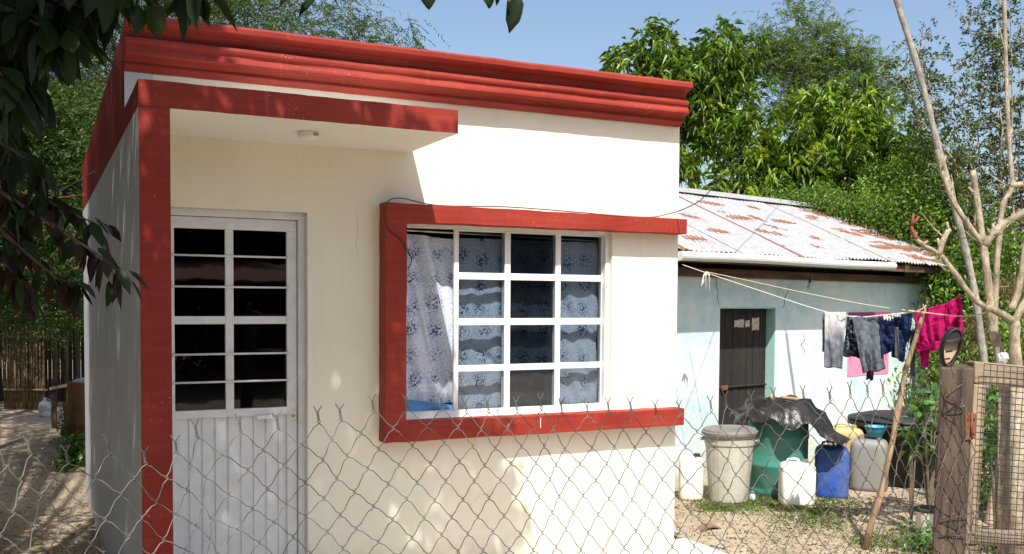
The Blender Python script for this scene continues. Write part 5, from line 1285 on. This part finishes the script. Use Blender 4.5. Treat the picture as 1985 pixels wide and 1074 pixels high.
# dry tangle hanging round the trunks at the right
C = arr(in_ell([(1890, 640, 9.3, .10, .2, .30), (1960, 560, 9.4, .12, .2, .2), (1905, 720, 9.2, .15, .2, .2)], 1500, .2)); V, F = leaves(C, np.random.normal(size=C.shape)+np.array([0, 0, -1.2]), .07, .006, .1)
tag(npmesh('dry_moss', V, F, M['l_dry']), 'dry greyish moss tangled round the stems behind the pruned tree', 'moss', kind='stuff')
# papaya like plant with broad drooping leaves beside the tub
def bigleaf(name, label, base, D, tips_px, L, W, mat, n=5, cat='plant', spread=.6, droop=.4):
    b = at(*base, D); g_ = gz(b.x, b.y); mb = MB(); P = []; Dd = []
    for x, y, dd in tips_px:
        e = at(x, y, D+dd); m_ = Vector((b.x, b.y, g_)).lerp(e, .55)+Vector((0, 0, .12)); mb.tube([Vector((b.x, b.y, g_-.03)), m_, e], [.012, .008, .004], 6, caps=False)
        for _ in range(n): P.append(e+Vector((random.gauss(0, .015), random.gauss(0, .015), random.gauss(0, .02)))); Dd.append(((e-m_).normalized()*.6+Vector((random.gauss(0, spread), random.gauss(0, spread), random.gauss(-.25, spread*.6)))).normalized())
    t = thing(name, label, cat, (b.x, b.y, g_)); build('stem', mb, M['bark'], t, smooth=True)
    V, F = leaves(arr(P), arr(Dd), L*(.7+.5*np.random.rand(len(P))), W*(.8+.4*np.random.rand(len(P))), droop, .25, big=True); npmesh('foliage', V, F, mat, t)
bigleaf('broad_leaved_plant', 'plant with long drooping green leaves left of the fence post', (1805, 930), 8.5, [(1795+random.gauss(0, 14), y, random.uniform(-.15, .25)) for y in (760, 775, 790, 800, 815, 830, 845, 860, 880)], .19, .05, M['l_plant'], 13)
bigleaf('broad_leaved_plant', 'leafy plant seen through the gate mesh above the beige stone', (1935, 920), 7.6, [(1915+random.uniform(0, 55), y, random.uniform(-.2, .2)) for y in (760, 780, 800, 820, 840, 850, 870, 885)], .16, .05, M['l_plant'], 8)
bigleaf('banana_sapling', 'yellowing sapling drooping beside the black tub', (1768, 930), 8.3, [(1768, 850, 0), (1777, 862, .05), (1762, 880, 0)], .22, .05, M['l_bush'], 2, spread=.3, droop=.9)
# beige stone seen through the gate
p = stand(1945, 1022, .12); mb = MB(); mb.lathe([(.165, 0), (.16, .03), (.125, .30), (.09, .47), (.07, .52), (.03, .545), (.005, .55)], p, 24, 1.0, .8, fn=lambda a, z: 1+.05*math.sin(3*a+1)+.03*math.sin(7*a))
for v in mb.v: v.x += .03*(v.z-p.z)
tag(build('stone', mb, paint('beige_stone', (.60, .46, .34), damt=.1, streak=False), smooth=True), 'smooth beige tapered stone behind the lower gate mesh', 'stone')
# plants by the left wall
def lowplant(label, px, py, H, n, mat, L, W, flowers=0, group=None, rad=.12):
    p = ground_at(px, py); p.z = gz(p.x, p.y); t = thing('garden_plant', label, 'plant', p, group='low plants growing in the yard'); mb = MB(); P = []; Dd = []; tops = []
    for _ in range(n):
        e = p+Vector((random.gauss(0, rad), random.gauss(0, rad), H*random.uniform(.45, 1.05))); m_ = p.lerp(e, .5)+Vector((random.gauss(0, .03), random.gauss(0, .03), 0)); mb.tube([p+Vector((random.gauss(0, .02), 0, -.02)), m_, e], [.006, .005, .002], 4, caps=False); tops.append(e)
        for _k in range(26): f = random.uniform(.3, 1.05); q = p.lerp(m_, f*2) if f < .5 else m_.lerp(e, f*2-1); P.append(q+Vector((random.gauss(0, .02), random.gauss(0, .02), random.gauss(0, .02)))); Dd.append(Vector((random.gauss(0, 1), random.gauss(0, 1), random.gauss(.1, .6))))
    build('stem', mb, M['bark'], t); V, F = leaves(arr(P), arr(Dd), L, W, .3, .25, big=True); npmesh('foliage', V, F, mat, t)
    for k in range(flowers):
        c = tops[k % len(tops)]+Vector((0, -.03, .02)); mb = MB()
        for a in range(6): d = Vector((math.cos(a*1.05), math.sin(a*1.05)*.6, .5)); s = Vector((-d.y, d.x, 0)); mb.add([c, c+d*.03+s*.014, c+d*.045, c+d*.03-s*.014], [(0, 1, 2, 3)])
        build('flower', mb, M['flower'], t)
lowplant('low green plant with orange flowers at the foot of the side wall', 150, 905, .42, 22, M['l_plant'], .075, .045, 4)
lowplant('spindly yellow green plant beside the log', 128, 862, .62, 14, M['l_bush'], .05, .03)
lowplant('small green weed on the dirt path left of the wall', 128, 915, .16, 9, M['l_plant'], .05, .025)
lowplant('low weed with tiny leaves beneath the gate mesh', 1950, 1072, .16, 14, M['l_bush'], .04, .022)
lowplant('small weedy plant at the foot of the fence post', 1795, 1072, .18, 14, M['l_plant'], .04, .022)
p = ground_at(146, 890); p.z = gz(p.x, p.y); t = thing('bottle', 'clear bottle with blue cap lying among the plants by the side wall', 'bottle', p)
mb = MB(); d = Vector((.85, -.2, .5)).normalized(); mb.tube([p+Vector((0, 0, .10)), p+Vector((0, 0, .10))+d*.20, p+Vector((0, 0, .10))+d*.24], [.04, .04, .015], 12); build('body', mb, M['clearjug'], t, smooth=True)
mb = MB(); mb.tube([p+Vector((0, 0, .10))+d*.24, p+Vector((0, 0, .10))+d*.275], .025, 10); build('cap', mb, M['bluejug'], t)

# ------------------------------------------------------------------ tree overhanging from the left, close to the camera
def near_tree():
    t = thing('overhanging_tree', 'dark broad leaved tree reaching in from the upper left close to the camera', 'tree', (-3.6, -4.6, -.04))
    mb = MB(); tr = [(Vector((-3.6, -4.6, -.1)), .16), (Vector((-3.55, -4.5, 1.6)), .13), (Vector((-3.3, -4.4, 3.2)), .11), (Vector((-2.9, -4.3, 4.4)), .08)]
    twigs = [  # picture polylines (x, y, distance), last value leaf count
        ([(-120, -80, 3.4), (60, -50, 3.0), (150, -40, 2.8), (250, -25, 2.7)], 30), ([(-100, -20, 3.2), (20, 20, 2.8), (80, 50, 2.7), (140, 70, 2.65)], 34),
        ([(-120, 20, 3.3), (-20, 70, 2.9), (30, 120, 2.8), (50, 170, 2.8)], 26), ([(-100, -120, 3.0), (100, -60, 2.6), (240, -80, 2.5), (385, -50, 2.45)], 16),
        ([(-60, -100, 3.2), (80, -30, 3.0), (160, -20, 2.9), (230, -10, 2.8)], 30), ([(-140, 60, 3.1), (-40, 110, 2.8), (10, 150, 2.7), (20, 200, 2.7)], 20),
        ([(-150, 120, 3.6), (-60, 170, 3.3), (0, 230, 3.2), (20, 310, 3.2)], 14), ([(-140, 180, 3.5), (-40, 250, 3.2), (40, 300, 3.1), (90, 340, 3.1)], 14),
        ([(-140, 240, 3.6), (-30, 300, 3.3), (60, 370, 3.2), (130, 410, 3.1), (200, 440, 3.05)], 20), ([(-120, 330, 3.5), (0, 370, 3.2), (90, 430, 3.1), (170, 480, 3.0), (245, 535, 3.0)], 24),
        ([(-140, 380, 3.7), (-20, 430, 3.4), (50, 490, 3.3), (110, 540, 3.3), (170, 560, 3.3)], 18), ([(-130, 300, 3.9), (-30, 350, 3.6), (30, 420, 3.5), (40, 500, 3.5)], 18),
        ([(-130, 420, 3.6), (-40, 460, 3.3), (20, 520, 3.2), (60, 580, 3.2)], 28), ([(-60, -60, 3.1), (60, 0, 2.9), (90, 0, 2.8), (150, 10, 2.7)], 30),
        ([(-140, -10, 3.5), (-40, 40, 3.2), (20, 70, 3.1), (90, 80, 3.0)], 30), ([(560, -190, 2.7), (700, -90, 2.6), (800, -80, 2.55), (828, -30, 2.5)], 1), ([(640, -190, 2.7), (840, -90, 2.6), (930, -76, 2.5), (944, -34, 2.5)], 1), ([(700, -180, 2.7), (880, -100, 2.6), (970, -50, 2.5), (988, 4, 2.5)], 1),
        ([(-100, 90, 3.3), (0, 150, 3.0), (60, 190, 2.9), (100, 230, 2.9)], 8), ([(-150, 30, 3.6), (-60, 60, 3.4), (30, 30, 3.2), (110, 30, 3.1)], 30), ([(-150, -40, 3.6), (-60, 0, 3.4), (80, -20, 3.2), (180, -10, 3.1)], 32),
        ([(-150, 230, 3.8), (-80, 280, 3.6), (-10, 340, 3.5), (30, 400, 3.4)], 16), ([(-150, 170, 3.8), (-80, 200, 3.6), (-10, 230, 3.5), (50, 280, 3.4)], 12)]
    P1, D1, P2, D2, P3, D3 = [], [], [], [], [], []
    for k, (pts, n) in enumerate(twigs):
        W_ = [at(x, y, d) for x, y, d in pts]; mb.tube(W_, [.010, .007, .005, .003, .002][:len(W_)] if len(W_) < 5 else [.010, .008, .006, .004, .002], 5, caps=False)
        s0 = W_[0]; near = Vector((-3.0, -4.35, 4.0)); mb.tube([near, (near+s0)/2+Vector((0, 0, .15)), s0], [.03, .018, .010], 6, caps=False)
        low = pts[-1][1] > 300; few = n < 10
        for j in range(int(n*2.6) if not few else 0):
            f = (random.random()**.8)*(len(W_)-1) if not few else (len(W_)-1)*random.uniform(.75, 1.0); i = min(int(f), len(W_)-2); q = W_[i].lerp(W_[i+1], f-i); ax = (W_[i+1]-W_[i]).normalized()
            s = Vector((random.gauss(0, 1), random.gauss(0, 1), random.gauss(0, .6))).normalized(); d = ax*.5+s*.7+Vector((0, 0, -.75))
            if few: q = W_[-1]-ax*random.uniform(0, .04); d = Vector((random.gauss(0, .25), random.gauss(0, .25), -1))
            q = q+s*.02
            tgt = (P3, D3) if low and k in (8, 9, 10, 12) and random.random() < .55 else ((P2, D2) if low else (P1, D1)); tgt[0].append(q); tgt[1].append(d)
    # the few leaves that hang free against the sky
    hv, hf = [], []
    for (tx, ty, bx, by, hw, tw) in ((822, -34, 831, 20, 17, .3), (940, -22, 948, 18, 11, -.5), (1000, -20, 986, 66, 17, .25), (960, -40, 962, 12, 8, .9), (290, 0, 306, 76, 22, .3), (352, -20, 358, 30, 17, -.3), (392, -10, 399, 46, 10, .5), (268, 10, 262, 70, 16, -.4)):
        prof_ = ((0, .08), (.12, .55), (.3, .95), (.5, 1.0), (.7, .75), (.86, .38), (1, 0)); o = len(hv)
        ux, uy = bx-tx, by-ty; L_ = math.hypot(ux, uy); nx_, ny_ = -uy/L_, ux/L_
        for s_, w_ in prof_:
            cx_, cy_ = tx+ux*s_+4*math.sin(s_*3), ty+uy*s_; e_ = hw*w_*(1+.08*math.sin(s_*19+tx))
            hv += [at(cx_+nx_*e_, cy_+ny_*e_, 2.52+tw*.03*w_), at(cx_, cy_, 2.50+.012*s_), at(cx_-nx_*e_, cy_-ny_*e_, 2.52-tw*.03*w_)]
        for k_ in range(6):
            a_ = o+k_*3; hf += [(a_, a_+1, a_+4), (a_, a_+4, a_+3), (a_+1, a_+2, a_+5), (a_+1, a_+5, a_+4)]
    npmesh('foliage', arr(hv), np.array(hf), M['l_near'], t)
    # leafy canopy above and outside the picture, which shades the porch and side wall
    back = -SUN.normalized(); targets = []
    def shade(n, fn, s0, s1):
        c = 0
        for _ in range(n*6):
            if c >= n: break
            p = fn()+back*random.uniform(s0, s1); q = project(p)
            if q and -20 < q[0] < 2005 and -35 < q[1] < 1100: continue
            targets.append(p); c += 1
    rnd = random.uniform
    shade(420, lambda: Vector((rnd(-.42, .36), -.86, rnd(1.0, 3.2))), 3.0, 5.0)              # pillar and left of the fascia
    shade(62, lambda: Vector((rnd(.35, .86), -.86, rnd(2.80, 3.02))), 3.4, 5.0)
    shade(260, lambda: Vector((rnd(-.41, .9), -.86, rnd(0, 1.9))), 3.0, 5.0)
    def wallp():
        z = rnd(0, 1.5); return Vector((rnd(.6, 1.95+.35*(1.5-z)/1.5-.35*(z > .8)), 0, z))
    shade(560, wallp, 5.0, 7.5)
    shade(2000, lambda: Vector((-.42, rnd(-.8, 4.7), rnd(-.2, 3.4))), 4.0, 6.5)                  # side wall
    shade(130, lambda: Vector((-.42+rnd(0, 0.5), -.16, rnd(3.2, 3.5))), 3.6, 5.5)
    shade(130, lambda: Vector((rnd(-4.2, -.5), rnd(-2.5, 1.0), 0)), 4.0, 6.0)                # left yard
    shade(500, lambda: ground_at(rnd(-80, 105), rnd(868, 1090)), 4.5, 6.5)
    shade(160, lambda: ground_at(rnd(90, 215), rnd(975, 1100)), 4.5, 6.5)
    shade(240, lambda: ground_at(rnd(-40, 150), rnd(800, 848)), 8, 10)
    shade(1100, lambda: at(rnd(-60, 165), rnd(560, 800), rnd(11.5, 19.5)), 8, 12)
    nl = P1[::2]+P2[::3]
    shade(700, lambda: Vector(random.choice(nl))+Vector((rnd(-.1, .1), rnd(-.1, .1), 0)), .8, 2.6)
    for p in targets[::26]:
        a = min([q for q, _ in tr], key=lambda q: (q-p).length); mb.tube([a, (a+p)/2+Vector((0, 0, .2)), p], [.035, .02, .006], 5, caps=False)
    T = arr(targets); per = 4; Pc = np.repeat(T, per, 0)+np.random.normal(size=(len(T)*per, 3))*.07; Dc_ = np.random.normal(size=Pc.shape)*.8+np.array([0, 0, -.6])
    mb.tube([p for p, _ in tr], [r for _, r in tr], 12); build('trunk', mb, M['bark'], t, smooth=True)
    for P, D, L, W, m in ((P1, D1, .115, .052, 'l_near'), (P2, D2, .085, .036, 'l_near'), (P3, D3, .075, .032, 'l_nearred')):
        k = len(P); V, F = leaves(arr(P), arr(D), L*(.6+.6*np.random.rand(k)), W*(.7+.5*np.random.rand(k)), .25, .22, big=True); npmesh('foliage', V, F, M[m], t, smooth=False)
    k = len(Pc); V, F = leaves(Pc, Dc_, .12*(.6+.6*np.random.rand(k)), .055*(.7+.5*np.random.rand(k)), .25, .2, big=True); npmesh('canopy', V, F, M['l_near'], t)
near_tree()

# ------------------------------------------------------------------ ground cover, litter, far woodland
def scatter(fn, n):
    out = []
    while len(out) < n:
        p = fn()
        if p is not None: out.append(p)
    return out
G = []
for (px, py, sx, sy, n) in ((1560, 998, 50, 12, 1500), (1470, 975, 50, 9, 900), (1400, 985, 30, 8, 500), (1630, 1005, 40, 14, 120), (1740, 1050, 50, 12, 600), (1500, 1040, 80, 18, 90), (1850, 1050, 50, 20, 500), (1600, 975, 60, 5, 300)):
    for _ in range(n):
        p = ground_at(px+random.gauss(0, sx), min(1130, max(950, py+random.gauss(0, sy)))); G += [(p.x+random.gauss(0, .02), p.y+random.gauss(0, .02), gz(p.x, p.y)-.005) for _k in range(3)]
G = np.array(G); k = len(G); V, F = leaves(G, np.random.normal(size=(k, 3))*.7+np.array([0, 0, .9]), .022+.045*np.random.rand(k), .006, .35)
tag(npmesh('grass', V, F, M['grass']), 'short patchy grass round the drum and the pole foot', 'grass', kind='stuff')
G = []
for _ in range(5200):
    r_ = random.random()
    p = ground_at(random.uniform(-60, 230), random.uniform(815, 1100)) if r_ < .5 else ground_at(random.uniform(1310, 2000), random.uniform(960, 1120)); G.append((p.x, p.y, gz(p.x, p.y)+.012))
G = np.array(G); k = len(G); V, F = leaves(G, np.random.normal(size=(k, 3))*np.array([1, 1, .15]), .012+.03*np.random.rand(k), .004+.014*np.random.rand(k), .05)
tag(npmesh('leaf_litter', V, F, M['l_dry']), 'dry leaf litter and twigs scattered over the bare earth', 'leaf litter', kind='stuff')
V = []; F = []; o = 0
for _ in range(1500):
    p = ground_at(random.uniform(-60, 220), random.uniform(830, 1100)) if random.random() < .4 else ground_at(random.uniform(1310, 2000), random.uniform(965, 1120))
    s = random.uniform(.004, .013)*(1 if random.random() < .93 else 2.2); z = gz(p.x, p.y)+.006; c = np.array([p.x, p.y, z]); d = np.array([(1, 0, 0), (-1, 0, 0), (0, 1, 0), (0, -1, 0), (0, 0, .7), (0, 0, -.6)])*s*(.6+.8*np.random.rand(6, 1)); V.append(c+d+np.random.normal(size=(6, 3))*s*.1)
    F.append(np.array([(0, 2, 4), (2, 1, 4), (1, 3, 4), (3, 0, 4), (2, 0, 5), (1, 2, 5), (3, 1, 5), (0, 3, 5)])+o); o += 6
tag(npmesh('gravel', np.concatenate(V), np.concatenate(F), M['stone']), 'small stones strewn in the dirt', 'gravel', kind='stuff')
# woodland round the horizon, also what the glass reflects
def woods(name, n, fn, mat, label, L=.5):
    P = np.array([fn() for _ in range(n)]); V, F = leaves(P, np.random.normal(size=P.shape), L*(.6+.8*np.random.rand(n)), L*.5, .2); tag(npmesh(name, V, F, mat), label, 'woodland', kind='stuff')
def wf1():
    x = random.uniform(-45, 60); h = 3.2+1.3*noise.noise(Vector((x*.12, 0, 0)))+.6*noise.noise(Vector((x*.6, 3, 0))); return (x, 36+random.uniform(-3, 3), -.6+h*random.random()**.8)
woods('woodland', 26000, wf1, M['l_mango'], 'distant belt of trees behind shack and house', .55)
def wf3():
    a = random.uniform(-.2, 1.0); x = 16+a*22; return (x, 20-a*30+random.uniform(-2, 2), (2.6+.8*noise.noise(Vector((x*.3, 0, 5))))*random.random()**.8-.3)
woods('woodland', 14000, wf3, M['l_bush'], 'green thicket off beyond the pruned trees on the right', .35)
def wf2():
    x = random.uniform(-16, 22); h = (4.3 if x > 3 else 7.0)+1.0*noise.noise(Vector((x*.3, 9, 0)))+.8*noise.noise(Vector((x*1.1, 3, 0))); return (x, -20+random.uniform(-1.5, 1.5), -.1+h*random.random()**.8)
woods('woodland', 60000, wf2, M['l_near'], 'row of dark trees across the road, seen only in the glass', .40)
V, F = leaves(np.array([(random.uniform(-9, -4.8)+.12*y_, y_, random.uniform(-.3, 7.5)) for y_ in np.random.uniform(-7, 15, 24000)]), np.random.normal(size=(24000, 3)), .42, .20, .2)
tag(npmesh('woodland', V, F, M['l_near']), 'thicket added left of the path to block sky light', 'woodland', kind='stuff')  # trees added to keep sky light off the side wall
# tin roofed shelter across the road
t = thing('roadside_shelter', 'open shelter with a rusty tin roof across the road, mirrored in the door glass', 'shelter', (2.5, -15.5, 0))
for x, y in ((-1, -17), (6, -17), (-1, -14), (6, -14)):
    mb = MB(); mb.box((x-.06, y-.06, -.1), (x+.06, y+.06, 2.3)); build('post', mb, M['darkwood'], t)
mb = MB(); mb.add([(-1.6, -13.4, 2.2), (6.6, -13.4, 2.2), (6.6, -17.4, 2.7), (-1.6, -17.4, 2.7)], [(0, 1, 2, 3)]); build('roof', mb, M['rust'], t, solid=.03)
